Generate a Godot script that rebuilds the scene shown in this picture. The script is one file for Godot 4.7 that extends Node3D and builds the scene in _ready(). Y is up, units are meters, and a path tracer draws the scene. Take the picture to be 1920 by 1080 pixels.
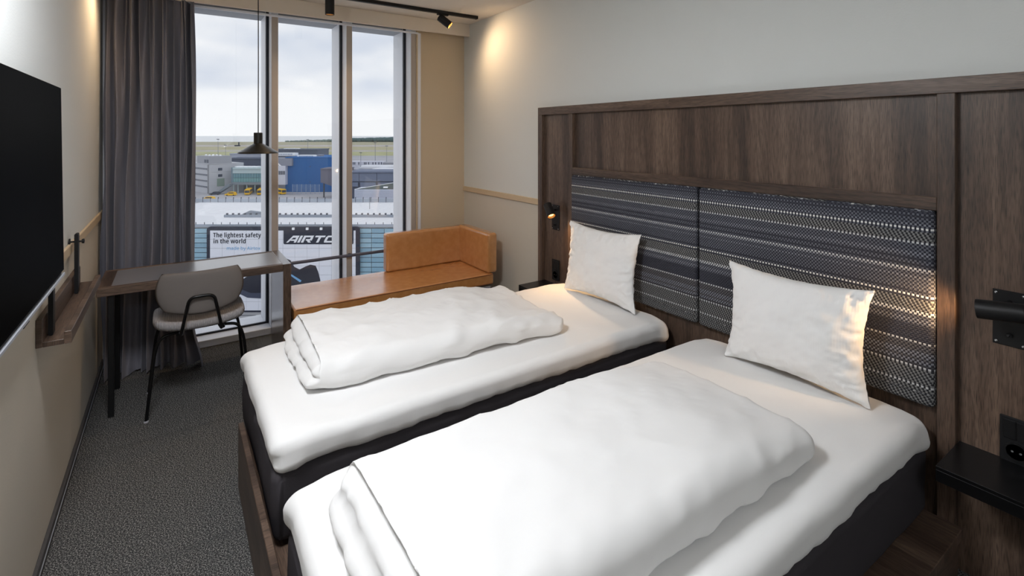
extends Node3D
# Hotel room above an airport: two made beds against a dark oak headboard, a desk and a leather bench at the window.
# World: x to the headboard wall, -z to the window, y up; the camera stands above the origin.

const F := 935.74
const CX := 960.0
const CY := 253.2
const EYE := 1.55
const YAW := 0.59603
const XL := -0.395
const XR := 2.34
const CEIL := 2.605
const ZB := 2.4
const ZW := -4.27

var M := {}
var taken := {}
var noise := FastNoiseLite.new()
var rng := RandomNumberGenerator.new()

# ------------------------------------------------------------------ helpers
func numbered(called: String) -> String:
	if not taken.has(called):
		taken[called] = 0
		return called
	taken[called] += 1
	return "%s_%03d" % [called, taken[called]]

func thing(called: String, label: String, category: String, at := Vector3.ZERO, turn := 0.0, group := "") -> Node3D:
	var o := Node3D.new()
	o.name = numbered(called)
	add_child(o)
	o.position = at
	o.rotation.y = turn
	o.set_meta("label", label)
	o.set_meta("category", category)
	if group:
		o.set_meta("group", group)
	return o

func struct(called: String) -> Node3D:
	var o := Node3D.new()
	o.name = called
	add_child(o)
	o.set_meta("kind", "structure")
	return o

func part(called: String, mesh: Mesh, m: Material, parent: Node3D, at := Vector3.ZERO) -> MeshInstance3D:
	var o := MeshInstance3D.new()
	o.name = called
	o.mesh = mesh
	o.material_override = m
	parent.add_child(o, true)
	o.position = at
	return o

func solid(called: String, mesh: Mesh, m: Material) -> MeshInstance3D:
	var o := part(called, mesh, m, self)
	o.set_meta("kind", "structure")
	return o

func tag(o: Node3D, label: String, category: String, group := "") -> void:
	o.set_meta("label", label)
	o.set_meta("category", category)
	if group:
		o.set_meta("group", group)

func begin() -> SurfaceTool:
	var st := SurfaceTool.new()
	st.begin(Mesh.PRIMITIVE_TRIANGLES)
	return st

func tri(st: SurfaceTool, a: Vector3, b: Vector3, c: Vector3, n: Vector3) -> void:
	st.set_normal(n)
	if (b - a).cross(c - a).dot(n) > 0.0:
		st.add_vertex(a); st.add_vertex(c); st.add_vertex(b)
	else:
		st.add_vertex(a); st.add_vertex(b); st.add_vertex(c)

func quad(st: SurfaceTool, a: Vector3, b: Vector3, c: Vector3, d: Vector3, n: Vector3) -> void:
	tri(st, a, b, c, n)
	tri(st, a, c, d, n)

# chamfered box from lo to hi
func addbox(st: SurfaceTool, lo: Vector3, hi: Vector3, b := 0.002) -> void:
	var c := (lo + hi) / 2.0
	var h := (hi - lo).abs() / 2.0
	b = minf(b, minf(h.x, minf(h.y, h.z)) * 0.6)
	var ax := [Vector3.RIGHT, Vector3.UP, Vector3.BACK]
	for i in 3:
		var j := (i + 1) % 3
		var k := (i + 2) % 3
		for s in [-1.0, 1.0]:
			var n: Vector3 = ax[i] * s
			var o: Vector3 = c + n * h[i]
			var e: Vector3 = ax[j] * (h[j] - b)
			var g: Vector3 = ax[k] * (h[k] - b)
			quad(st, o - e - g, o + e - g, o + e + g, o - e + g, n)
		if b > 0.0:
			for s in [-1.0, 1.0]:
				for t in [-1.0, 1.0]:
					var p1: Vector3 = c + ax[j] * s * h[j] + ax[k] * t * (h[k] - b)
					var p2: Vector3 = c + ax[j] * s * (h[j] - b) + ax[k] * t * h[k]
					var l: Vector3 = ax[i] * (h[i] - b)
					quad(st, p1 - l, p1 + l, p2 + l, p2 - l, (ax[j] * s + ax[k] * t).normalized())
	if b > 0.0:
		for sx in [-1.0, 1.0]:
			for sy in [-1.0, 1.0]:
				for sz in [-1.0, 1.0]:
					var s3 := Vector3(sx, sy, sz)
					var q := c + s3 * (h - Vector3.ONE * b)
					tri(st, q + Vector3(sx * b, 0, 0), q + Vector3(0, sy * b, 0), q + Vector3(0, 0, sz * b), s3.normalized())

func box(lo: Vector3, hi: Vector3, b := 0.002) -> ArrayMesh:
	var st := begin()
	addbox(st, lo, hi, b)
	return st.commit()

# plain 12-triangle box round the origin, shared between copies
var box_cache := {}
func brick(size: Vector3) -> ArrayMesh:
	var key := "%.3f %.3f %.3f" % [size.x, size.y, size.z]
	if not box_cache.has(key):
		box_cache[key] = box(-size / 2.0, size / 2.0, 0.0)
	return box_cache[key]

# tube along points
func addtube(st: SurfaceTool, pts: Array, r: float, seg := 12, r_end := -1.0) -> void:
	var rings := []
	var norms := []
	var up := Vector3.UP
	var prev := Vector3.ZERO
	for i in pts.size():
		var a: Vector3 = pts[maxi(i - 1, 0)]
		var b: Vector3 = pts[mini(i + 1, pts.size() - 1)]
		var t := (b - a).normalized()
		var x := prev - t * prev.dot(t)
		if x.length() < 1e-4:
			x = (Vector3.RIGHT if absf(t.dot(up)) > 0.9 else up).cross(t)
		x = x.normalized()
		prev = x
		var y := t.cross(x).normalized()
		var rr := r if r_end < 0.0 else lerpf(r, r_end, float(i) / (pts.size() - 1))
		var ring := []
		var nn := []
		for k in seg:
			var an := TAU * k / seg
			var n := x * cos(an) + y * sin(an)
			ring.append(pts[i] + n * rr)
			nn.append(n)
		rings.append(ring)
		norms.append(nn)
	for i in pts.size() - 1:
		for k in seg:
			var k2 := (k + 1) % seg
			var f := [[i, k], [i, k2], [i + 1, k2], [i + 1, k]]
			var nm: Vector3 = norms[i][k] + norms[i][k2]
			var v := []
			for q in f:
				v.append([rings[q[0]][q[1]], norms[q[0]][q[1]]])
			for tr in [[0, 1, 2], [0, 2, 3]]:
				var p: Vector3 = v[tr[0]][0]
				var flip: bool = (v[tr[1]][0] - p).cross(v[tr[2]][0] - p).dot(nm) > 0.0
				for w in ([tr[0], tr[2], tr[1]] if flip else tr):
					st.set_normal(v[w][1])
					st.add_vertex(v[w][0])
	for e in [0, pts.size() - 1]:
		var t: Vector3 = (pts[e] - pts[1 if e == 0 else pts.size() - 2]).normalized()
		for k in seg:
			tri(st, pts[e], rings[e][k], rings[e][(k + 1) % seg], t)

func tube(pts: Array, r: float, seg := 12, r_end := -1.0) -> ArrayMesh:
	var st := begin()
	addtube(st, pts, r, seg, r_end)
	return st.commit()

# smooth a polyline with rounded corners
func bend(pts: Array, r: float, n := 6) -> Array:
	var out := [pts[0]]
	for i in range(1, pts.size() - 1):
		var p: Vector3 = pts[i]
		var a: Vector3 = (pts[i - 1] - p)
		var b: Vector3 = (pts[i + 1] - p)
		var l := minf(r, minf(a.length(), b.length()) * 0.48)
		var pa := p + a.normalized() * l
		var pb := p + b.normalized() * l
		for k in n + 1:
			var t := float(k) / n
			out.append(pa.lerp(p, t).lerp(p.lerp(pb, t), t))
	out.append(pts[-1])
	return out

# lathe round +y; profile of [r, y]
func lathe(profile: Array, seg := 32) -> ArrayMesh:
	var st := begin()
	for i in profile.size() - 1:
		var a: Array = profile[i]
		var b: Array = profile[i + 1]
		var n2 := Vector2(b[1] - a[1], -(b[0] - a[0])).normalized()
		for k in seg:
			var c0 := Vector3(cos(TAU * k / seg), 0, sin(TAU * k / seg))
			var c1 := Vector3(cos(TAU * (k + 1) / seg), 0, sin(TAU * (k + 1) / seg))
			var up := Vector3.UP
			var n0 := c0 * n2.x + up * n2.y
			var n1 := c1 * n2.x + up * n2.y
			var v := [[c0 * a[0] + up * a[1], n0], [c1 * a[0] + up * a[1], n1], [c1 * b[0] + up * b[1], n1], [c0 * b[0] + up * b[1], n0]]
			for tr in [[0, 1, 2], [0, 2, 3]]:
				var p: Vector3 = v[tr[0]][0]
				var g: Vector3 = (v[tr[1]][0] - p).cross(v[tr[2]][0] - p)
				if g.length() < 1e-12:
					continue
				for w in ([tr[0], tr[2], tr[1]] if g.dot(n0 + n1) > 0.0 else tr):
					st.set_normal(v[w][1])
					st.add_vertex(v[w][0])
	return st.commit()

# grid surface of f(s, t); flip turns it over
func sheet(nu: int, nv: int, f: Callable, flip := false, st: SurfaceTool = null) -> ArrayMesh:
	var own := st == null
	if own:
		st = begin()
	st.set_smooth_group(0)
	var p := []
	for j in nv + 1:
		var row := PackedVector3Array()
		for i in nu + 1:
			row.append(f.call(float(i) / nu, float(j) / nv))
		p.append(row)
	for j in nv:
		for i in nu:
			var a: Vector3 = p[j][i]
			var b: Vector3 = p[j][i + 1]
			var c: Vector3 = p[j + 1][i + 1]
			var d: Vector3 = p[j + 1][i]
			for v in ([a, c, b, a, d, c] if flip else [a, b, c, a, c, d]):
				st.add_vertex(v)
	if not own:
		return null
	st.generate_normals()
	st.index()
	return st.commit()

func ticks(h: float, r: float, step: float) -> PackedFloat32Array:
	var out := PackedFloat32Array()
	for k in 6:
		out.append(-h + r * (1.0 - cos(PI / 2.0 * k / 6.0)) if false else -h + r * k / 6.0)
	var n := maxi(1, roundi((2.0 * h - 2.0 * r) / step))
	for k in n + 1:
		out.append(-h + r + (2.0 * h - 2.0 * r) * k / n)
	for k in range(1, 7):
		out.append(h - r + r * k / 6.0)
	return out

# soft box: rounded cuboid round the origin, each point moved by shape(point, normal)
func soft(size: Vector3, r: float, step: float, shape = null) -> ArrayMesh:
	var h := size / 2.0
	var st := begin()
	st.set_smooth_group(0)
	var inner := h - Vector3.ONE * r
	for i in 3:
		var j := (i + 1) % 3
		var k := (i + 2) % 3
		var tj := ticks(h[j], r, step)
		var tk := ticks(h[k], r, step)
		for s in [-1.0, 1.0]:
			var g := []
			for b in tk:
				var row := PackedVector3Array()
				for a in tj:
					var p := Vector3.ZERO
					p[i] = s * h[i]
					p[j] = a
					p[k] = b
					var q := p.clamp(-inner, inner)
					var n := (p - q)
					# even out the corner angles
					for w in 3:
						n[w] = tan(n[w] / r * PI / 4.0) * r
					n = n.normalized()
					var v := q + n * r
					if shape != null:
						v = shape.call(v, n)
					row.append(v)
				g.append(row)
			for y in tk.size() - 1:
				for x in tj.size() - 1:
					var a: Vector3 = g[y][x]
					var b2: Vector3 = g[y][x + 1]
					var c: Vector3 = g[y + 1][x + 1]
					var d: Vector3 = g[y + 1][x]
					for v in ([a, c, b2, a, d, c] if s > 0.0 else [a, b2, c, a, c, d]):
						st.add_vertex(v)
	st.generate_normals()
	st.index()
	return st.commit()

# polygon in x-y pushed along z from z0 to z1
func prism(poly: PackedVector2Array, z0: float, z1: float) -> ArrayMesh:
	var st := begin()
	addprism(st, poly, z0, z1)
	return st.commit()

func addprism(st: SurfaceTool, poly: PackedVector2Array, z0: float, z1: float) -> void:
	var ids := Geometry2D.triangulate_polygon(poly)
	for z in [z0, z1]:
		var n := Vector3(0, 0, signf(z - (z0 + z1) / 2.0))
		for t in range(0, ids.size(), 3):
			var a := poly[ids[t]]
			var b := poly[ids[t + 1]]
			var c := poly[ids[t + 2]]
			tri(st, Vector3(a.x, a.y, z), Vector3(b.x, b.y, z), Vector3(c.x, c.y, z), n)
	var cw := 1.0 if Geometry2D.is_polygon_clockwise(poly) else -1.0
	for i in poly.size():
		var a := poly[i]
		var b := poly[(i + 1) % poly.size()]
		var d := (b - a).normalized()
		quad(st, Vector3(a.x, a.y, z0), Vector3(b.x, b.y, z0), Vector3(b.x, b.y, z1), Vector3(a.x, a.y, z1), Vector3(-d.y, d.x, 0) * cw)

func smooth_poly(pts: Array, n := 6) -> PackedVector2Array:
	var out := PackedVector2Array()
	var c := pts.size()
	for i in c:
		var p0: Vector2 = pts[(i + c - 1) % c]
		var p1: Vector2 = pts[i]
		var p2: Vector2 = pts[(i + 1) % c]
		var p3: Vector2 = pts[(i + 2) % c]
		for k in n:
			out.append(p1.cubic_interpolate(p2, p0, p3, float(k) / n))
	return out

func round_rect(w: float, h: float, r: float, n := 6) -> PackedVector2Array:
	var out := PackedVector2Array()
	for q in 4:
		var c := Vector2((w / 2.0 - r) * (1 if q in [0, 3] else -1), (h / 2.0 - r) * (1 if q < 2 else -1))
		for k in n + 1:
			var a := PI / 2.0 * (q + float(k) / n)
			out.append(c + Vector2(cos(a), sin(a)) * r)
	return out

# ------------------------------------------------------------------ materials
func srgb(r: int, g: int, b: int) -> Color:
	return Color(r / 255.0, g / 255.0, b / 255.0)

func mat(c: Color, rough := 0.8, spec := 0.5, metal := 0.0) -> StandardMaterial3D:
	var m := StandardMaterial3D.new()
	m.albedo_color = c
	m.roughness = rough
	m.metallic_specular = spec
	m.metallic = metal
	m.cull_mode = BaseMaterial3D.CULL_DISABLED
	return m

func tri_map(m: StandardMaterial3D, scale: Vector3) -> void:
	m.uv1_triplanar = true
	m.uv1_world_triplanar = true
	m.uv1_scale = scale
	m.uv1_triplanar_sharpness = 8.0

func picture(w: int, h: int, f: Callable) -> ImageTexture:
	var bytes := PackedByteArray()
	bytes.resize(w * h * 3)
	var k := 0
	for y in h:
		for x in w:
			var c: Color = f.call(x, y)
			bytes[k] = clampi(int(c.r * 255.0 + 0.5), 0, 255)
			bytes[k + 1] = clampi(int(c.g * 255.0 + 0.5), 0, 255)
			bytes[k + 2] = clampi(int(c.b * 255.0 + 0.5), 0, 255)
			k += 3
	return ImageTexture.create_from_image(Image.create_from_data(w, h, false, Image.FORMAT_RGB8, bytes))

func noise_tex(freq: float, size := 512, octaves := 4, ramp: Gradient = null, sd := 1) -> NoiseTexture2D:
	var n := FastNoiseLite.new()
	n.noise_type = FastNoiseLite.TYPE_SIMPLEX_SMOOTH
	n.frequency = freq
	n.fractal_octaves = octaves
	n.seed = sd
	var t := NoiseTexture2D.new()
	t.width = size
	t.height = size
	t.seamless = true
	t.noise = n
	if ramp:
		t.color_ramp = ramp
	return t

func ramp2(stops: Array) -> Gradient:
	var g := Gradient.new()
	var o := PackedFloat32Array()
	var c := PackedColorArray()
	for s in stops:
		o.append(s[0])
		c.append(s[1])
	g.offsets = o
	g.colors = c
	return g

func wood_images() -> void:
	var n1 := FastNoiseLite.new()
	n1.seed = 5
	n1.frequency = 0.011
	n1.fractal_octaves = 3
	var n2 := FastNoiseLite.new()
	n2.seed = 9
	n2.frequency = 0.09
	n2.fractal_octaves = 3
	var n3 := FastNoiseLite.new()
	n3.seed = 14
	n3.frequency = 0.35
	n3.fractal_octaves = 1
	var dark := srgb(58, 45, 38)
	var mid := srgb(91, 73, 61)
	var pale := srgb(122, 101, 86)
	var grain := func(a: float, b: float) -> Color:  # a across, b along the grain
		var bow := n1.get_noise_2d(a * 0.5, b * 0.13) * 26.0
		var lines := 0.5 + 0.5 * sin((a + bow * 2.2) * 0.35 + n1.get_noise_2d(a, b * 0.1) * 9.0)
		var streak := n2.get_noise_2d(a + bow * 0.5, b * 0.035)
		var pore := n3.get_noise_2d(a * 1.6, b * 0.06)
		var board := n1.get_noise_2d(a * 0.8 + 700.0, b * 0.05)
		var v := 0.46 + 0.10 * (lines - 0.5) + 0.26 * streak + 0.62 * board
		var c := dark.lerp(mid, clampf(v * 2.0, 0, 1)).lerp(pale, clampf(v * 2.0 - 1.0, 0, 1))
		return c.darkened(clampf(pore - 0.15, 0, 1) * 0.55)
	var up := picture(640, 1280, func(x: int, y: int) -> Color: return grain.call(x, y))
	var im: Image = up.get_image().duplicate()
	im.rotate_90(CLOCKWISE)
	var across := ImageTexture.create_from_image(im)
	for a in [["oak", up], ["oak_across", across]]:
		var m := mat(Color.WHITE, 0.45, 0.5)
		m.albedo_texture = a[1]
		m.roughness = 0.42
		m.heightmap_enabled = true
		m.heightmap_texture = a[1]
		m.heightmap_scale = 0.03
		tri_map(m, Vector3(1.0, 0.55, 1.0) if a[0] == "oak" else Vector3(0.55, 1.0, 0.55))
		M[a[0]] = m
	# the same wood, its grain along the room on level faces
	M.oak_long = M.oak.duplicate()
	M.oak_long.uv1_scale = Vector3(1.0, 1.0, 0.55)

# woven headboard cloth: rows of yarn 6 mm high, stitches 10 mm long, striped along the wall
func weave_image() -> ImageTexture:
	var r := RandomNumberGenerator.new()
	r.seed = 77
	var rows := 96
	var kinds := []
	var bright := {9: 3, 16: 2, 29: 2, 30: 1, 42: 3, 50: 2, 51: 2, 65: 2, 77: 2, 86: 2}
	for i in rows:
		var t := float(i) / rows
		var zone := "navy"
		if (t > 0.11 and t < 0.165) or (t > 0.45 and t < 0.53) or (t > 0.81):
			zone = "twill"
		elif t > 0.675 and t < 0.81:
			zone = "dark"
		var base := srgb(43, 44, 53)
		var stitch := srgb(100, 102, 110)
		if zone == "twill":
			base = srgb(43, 43, 46)
			stitch = srgb(124, 124, 123)
		elif zone == "dark":
			base = srgb(46, 45, 50)
			stitch = srgb(98, 96, 98)
		if zone != "twill":
			var k := r.randf()
			if k < 0.3:
				stitch = base.lightened(0.1)
			elif k < 0.5:
				stitch = srgb(126, 128, 136)
		var duty := 0.5
		var shift := i * 0.5 if zone != "twill" else i * 0.34
		if bright.has(i):
			stitch = srgb(226, 226, 222) if bright[i] == 3 else srgb(196, 197, 198) if bright[i] == 2 else srgb(150, 152, 158)
			duty = 0.52
			shift = 0.0 if i in [9, 42] else i * 0.5
		kinds.append([base, stitch, duty, shift])
	var nn := FastNoiseLite.new()
	nn.seed = 3
	nn.frequency = 0.3
	return picture(1008, 768, func(x: int, y: int) -> Color:
		var k: Array = kinds[y / 8]
		var ph := fposmod(x / 14.0 + k[3], 1.0)
		var on: bool = ph < k[2]
		var c: Color = k[1] if on else k[0]
		var fuzz := 0.3 * nn.get_noise_2d(x, y)
		return c.lightened(fuzz) if fuzz > 0.0 else c.darkened(-fuzz))

func make_materials() -> void:
	M.wall_white = mat(srgb(216, 218, 215), 0.9, 0.3)
	M.beige = mat(srgb(206, 198, 184), 0.85, 0.35)
	M.tan = mat(srgb(203, 185, 158), 0.85, 0.35)
	M.rail = mat(srgb(201, 180, 150), 0.6, 0.4)
	M.ceiling = mat(srgb(226, 220, 212), 0.92, 0.2)
	M.cream = mat(srgb(222, 211, 196), 0.9, 0.25)
	for k in ["wall_white", "beige", "tan", "ceiling", "cream"]:
		M[k].heightmap_enabled = true
		M[k].heightmap_texture = noise_tex(0.12, 256, 3, null, 8)
		M[k].heightmap_scale = 0.02
		tri_map(M[k], Vector3.ONE * 3.0)
	# carpet: heathered dark grey loop pile
	var g := ramp2([[0.0, srgb(18, 18, 19)], [0.38, srgb(52, 52, 52)], [0.55, srgb(88, 88, 87)], [0.72, srgb(146, 143, 138)], [1.0, srgb(190, 186, 178)]])
	M.carpet = mat(Color.WHITE, 0.95, 0.1)
	M.carpet.albedo_texture = noise_tex(0.3, 512, 2, g, 21)
	M.carpet.heightmap_enabled = true
	M.carpet.heightmap_texture = noise_tex(0.4, 512, 2, null, 22)
	M.carpet.heightmap_scale = 0.2
	tri_map(M.carpet, Vector3.ONE * 1.1)
	wood_images()
	M.desk_oak = M.oak.duplicate()
	M.desk_oak.roughness = 0.25
	M.desk_oak.clearcoat_enabled = true
	M.desk_oak.clearcoat = 0.6
	M.desk_oak.clearcoat_roughness = 0.2
	M.weave = mat(Color.WHITE, 0.9, 0.2)
	M.weave.albedo_texture = weave_image()
	M.weave.heightmap_enabled = true
	M.weave.heightmap_texture = picture(1008, 768, func(x: int, y: int) -> Color:
		var v := sqrt(1.0 - pow(((y % 8) - 3.5) / 4.0, 2.0)) * (0.6 + 0.4 * sin(PI * fposmod(x / 7.0 + (y / 8) * 0.5, 1.0)))
		return Color(v, v, v))
	M.weave.heightmap_scale = 0.2
	tri_map(M.weave, Vector3(1.0, 1.0 / 0.72, 1.0))
	M.weave.uv1_offset = Vector3(0, -1.275 / 0.72, 0)
	# white cotton, fine seersucker ribs
	M.cotton = mat(srgb(236, 235, 233), 0.9, 0.2)
	M.cotton.rim_enabled = true
	M.cotton.rim = 0.25
	M.rib_cotton = M.cotton.duplicate()
	M.rib_cotton.heightmap_enabled = true
	M.rib_cotton.heightmap_texture = picture(256, 16, func(x: int, _y: int) -> Color:
		var v := 0.5 + 0.5 * sin(TAU * x / 16.0)
		return Color(v, v, v))
	M.rib_cotton.heightmap_scale = 0.02
	tri_map(M.rib_cotton, Vector3.ONE * 7.0)
	M.base_cloth = mat(srgb(66, 63, 66), 0.95, 0.15)
	M.base_cloth.heightmap_enabled = true
	M.base_cloth.heightmap_texture = noise_tex(0.4, 256, 2, null, 31)
	M.base_cloth.heightmap_scale = 0.06
	tri_map(M.base_cloth, Vector3.ONE * 5.0)
	M.curtain = mat(srgb(120, 119, 127), 0.8, 0.3)
	M.curtain.rim_enabled = true
	M.curtain.rim = 0.3
	M.curtain.heightmap_enabled = true
	M.curtain.heightmap_texture = noise_tex(0.4, 256, 2, null, 32)
	M.curtain.heightmap_scale = 0.03
	tri_map(M.curtain, Vector3(6, 2.5, 6))
	# leather
	var lg := ramp2([[0.0, srgb(186, 126, 70)], [0.5, srgb(194, 134, 77)], [1.0, srgb(202, 142, 85)]])
	M.leather = mat(Color.WHITE, 0.27, 0.75)
	M.leather.clearcoat_enabled = true
	M.leather.clearcoat = 1.0
	M.leather.clearcoat_roughness = 0.24
	M.leather.albedo_texture = noise_tex(0.012, 512, 4, lg, 41)
	M.leather.heightmap_enabled = true
	M.leather.heightmap_texture = noise_tex(0.14, 512, 3, null, 42)
	M.leather.heightmap_scale = 0.012
	tri_map(M.leather, Vector3.ONE * 2.0)
	M.piping = mat(srgb(140, 84, 44), 0.4, 0.5)
	M.taupe = mat(srgb(112, 103, 95), 0.6, 0.4)
	M.black = mat(srgb(22, 22, 23), 0.45, 0.4)
	M.black_gloss = mat(srgb(14, 14, 15), 0.3, 0.4)
	M.black_soft = mat(srgb(28, 28, 29), 0.6, 0.35)
	M.screen = mat(srgb(3, 3, 3), 0.4, 0.05)
	M.alu = mat(srgb(200, 204, 212), 0.35, 0.5, 0.6)
	M.chrome = mat(srgb(210, 212, 215), 0.2, 0.5, 1.0)
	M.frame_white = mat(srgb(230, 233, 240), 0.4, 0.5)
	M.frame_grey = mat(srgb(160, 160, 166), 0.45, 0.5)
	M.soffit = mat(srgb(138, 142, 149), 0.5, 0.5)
	M.front_shade = mat(srgb(172, 162, 152), 0.5, 0.5)  # shaded tone for the fronts of the white mullions
	M.gasket = mat(srgb(34, 37, 45), 0.6, 0.4)
	M.glass = mat(Color(0.9, 0.95, 0.97, 0.03), 0.02, 0.5)
	M.glass.transparency = BaseMaterial3D.TRANSPARENCY_ALPHA
	M.bar_grey = mat(srgb(82, 84, 98), 0.4, 0.5)
	M.lino = mat(srgb(124, 124, 127), 0.3, 0.9)
	M.lino.clearcoat_enabled = true
	M.lino.clearcoat = 1.0
	M.lino.clearcoat_roughness = 0.3
	M.chair_cloth = mat(srgb(112, 106, 102), 0.92, 0.2)
	M.chair_cloth.heightmap_enabled = true
	M.chair_cloth.heightmap_texture = noise_tex(0.35, 256, 2, null, 51)
	M.chair_cloth.heightmap_scale = 0.05
	tri_map(M.chair_cloth, Vector3(5, 5, 5))
	M.seat_cloth = mat(srgb(150, 146, 146), 0.92, 0.2)
	M.seat_cloth.heightmap_enabled = true
	M.seat_cloth.heightmap_texture = M.rib_cotton.heightmap_texture
	M.seat_cloth.heightmap_scale = 0.15
	tri_map(M.seat_cloth, Vector3(6.5, 6.5, 6.5))
	M.skirting = mat(srgb(74, 72, 72), 0.5, 0.4)
	M.warm_glow = mat(srgb(255, 236, 200), 0.5, 0.5)
	M.warm_glow.emission_enabled = true
	M.warm_glow.emission = srgb(255, 205, 140)
	M.warm_glow.emission_energy_multiplier = 2.2
	M.lamp_inner = mat(srgb(205, 160, 100), 0.35, 0.5, 0.6)
	M.fill_glow = mat(srgb(255, 255, 255), 0.5, 0.5)  # glowing face of the added fill lamps
	M.fill_glow.emission_enabled = true
	M.fill_glow.emission = srgb(246, 249, 255)
	M.fill_glow.emission_energy_multiplier = 1.5

# ------------------------------------------------------------------ lights
func spot(at: Vector3, to: Vector3, energy: float, angle: float, color: Color, size := 0.02, soft_edge := 1.0) -> void:
	var l := SpotLight3D.new()
	l.name = numbered("lamp_beam")
	add_child(l)
	l.position = at
	l.look_at_from_position(at, to, Vector3.UP if absf((to - at).normalized().y) < 0.98 else Vector3.RIGHT)
	l.light_energy = energy
	l.light_color = color
	l.spot_angle = angle
	l.spot_angle_attenuation = soft_edge
	l.spot_range = 12.0
	l.spot_attenuation = 2.0
	l.light_size = size
	l.shadow_enabled = true

func fill_light(at: Vector3, size: float, energy: float) -> void:  # area light of an added fill lamp
	var l := AreaLight3D.new()
	l.name = numbered("fill_beam")
	add_child(l)
	l.position = at
	l.rotation.x = -PI / 2.0
	l.area_size = Vector2(size, size)
	l.light_energy = energy
	l.light_color = srgb(246, 249, 255)
	l.shadow_enabled = true
	l.set("area_range", 14.0)
	l.set("area_attenuation", 2.0)

func make_sky() -> ImageTexture:
	var n := FastNoiseLite.new()
	n.seed = 4
	n.frequency = 1.1
	n.fractal_octaves = 5
	var w := 1024
	var h := 512
	var im := Image.create(w, h, false, Image.FORMAT_RGBF)
	var pale := Color(0.86, 0.875, 0.895)
	var cloud := Color(0.60, 0.655, 0.75)
	for y in h:
		var el := PI / 2.0 - PI * (y + 0.5) / h
		for x in w:
			var az := TAU * (x + 0.5) / w
			var d := Vector3(cos(el) * cos(az), sin(el) * 3.4, cos(el) * sin(az))
			var k := n.get_noise_3dv(d * 2.6) * 1.5 + 0.55
			k *= smoothstep(0.035, 0.10, el)
			im.set_pixel(x, y, pale.lerp(cloud, clampf(k, 0.0, 1.0)))
	return ImageTexture.create_from_image(im)

func set_camera_and_light() -> void:
	var cam := Camera3D.new()
	cam.name = "camera"
	add_child(cam)
	cam.position = Vector3(0, EYE, 0)
	cam.rotation.y = -YAW
	cam.projection = Camera3D.PROJECTION_FRUSTUM
	cam.near = 0.05
	cam.far = 20000.0
	cam.size = 2.0 * 540.0 / F * cam.near
	cam.frustum_offset = Vector2(0, -(540.0 - CY) / F * cam.near)
	cam.current = true
	var env := Environment.new()
	env.background_mode = Environment.BG_SKY
	var sky := Sky.new()
	var sm := PanoramaSkyMaterial.new()
	sm.panorama = make_sky()
	sky.sky_material = sm
	env.sky = sky
	env.background_energy_multiplier = 1.2
	env.tonemap_mode = Environment.TONE_MAPPER_LINEAR
	env.tonemap_exposure = 1.0
	env.sdfgi_enabled = true
	env.ssao_enabled = true
	env.ssil_enabled = true
	var we := WorldEnvironment.new()
	we.name = "world_environment"
	we.environment = env
	add_child(we)

# ------------------------------------------------------------------ the room
func build_room() -> void:
	solid("floor", box(Vector3(XL - 0.2, -0.2, -4.5), Vector3(XR + 0.2, 0, ZB + 0.2), 0.0), M.carpet)
	solid("ceiling", box(Vector3(XL - 0.2, CEIL, -4.5), Vector3(XR + 0.2, CEIL + 0.2, ZB + 0.2), 0.0), M.ceiling)
	for a in [["wall_left", XL - 0.2, XL], ["wall_right", XR, XR + 0.2]]:
		var w := struct(a[0])
		part("upper_wall", box(Vector3(a[1], 1.01, -4.5), Vector3(a[2], CEIL, ZB), 0.0), M.wall_white, w)
		part("lower_wall", box(Vector3(a[1], 0, -4.5), Vector3(a[2], 1.01, ZB), 0.0), M.beige, w)
	solid("wall_back", box(Vector3(XL - 0.2, 0, ZB), Vector3(XR + 0.2, CEIL, ZB + 0.2), 0.0), M.wall_white)
	var wf := struct("wall_front")
	part("pier", box(Vector3(1.851, 0, -4.75), Vector3(XR, CEIL, -4.28), 0.0), M.tan, wf)
	part("bulkhead", box(Vector3(XL, 2.487, -4.192), Vector3(XR, CEIL, -4.17), 0.002), M.cream, wf)
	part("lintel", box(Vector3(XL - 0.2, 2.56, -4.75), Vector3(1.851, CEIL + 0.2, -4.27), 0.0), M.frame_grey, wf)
	part("side_wall", box(Vector3(XL - 0.2, 0, -4.75), Vector3(-0.42, 2.56, -4.27), 0.0), M.cream, wf)
	solid("trim_1", box(Vector3(XL, 1.01, -4.27), Vector3(XL + 0.012, 1.056, -0.2), 0.003), M.rail)
	solid("trim_2", box(Vector3(XR - 0.014, 1.01, -4.28), Vector3(XR, 1.056, -3.03), 0.003), M.rail)
	var bl := struct("baseboard_left")
	part("board", box(Vector3(XL, 0, -4.27), Vector3(XL + 0.012, 0.062, ZB), 0.002), M.skirting, bl)
	part("bead", box(Vector3(XL + 0.012, 0.028, -4.27), Vector3(XL + 0.0145, 0.033, ZB), 0.0), M.alu, bl)
	solid("baseboard_right", box(Vector3(XR - 0.012, 0, -4.28), Vector3(XR, 0.062, -3.03), 0.002), M.skirting)

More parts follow.
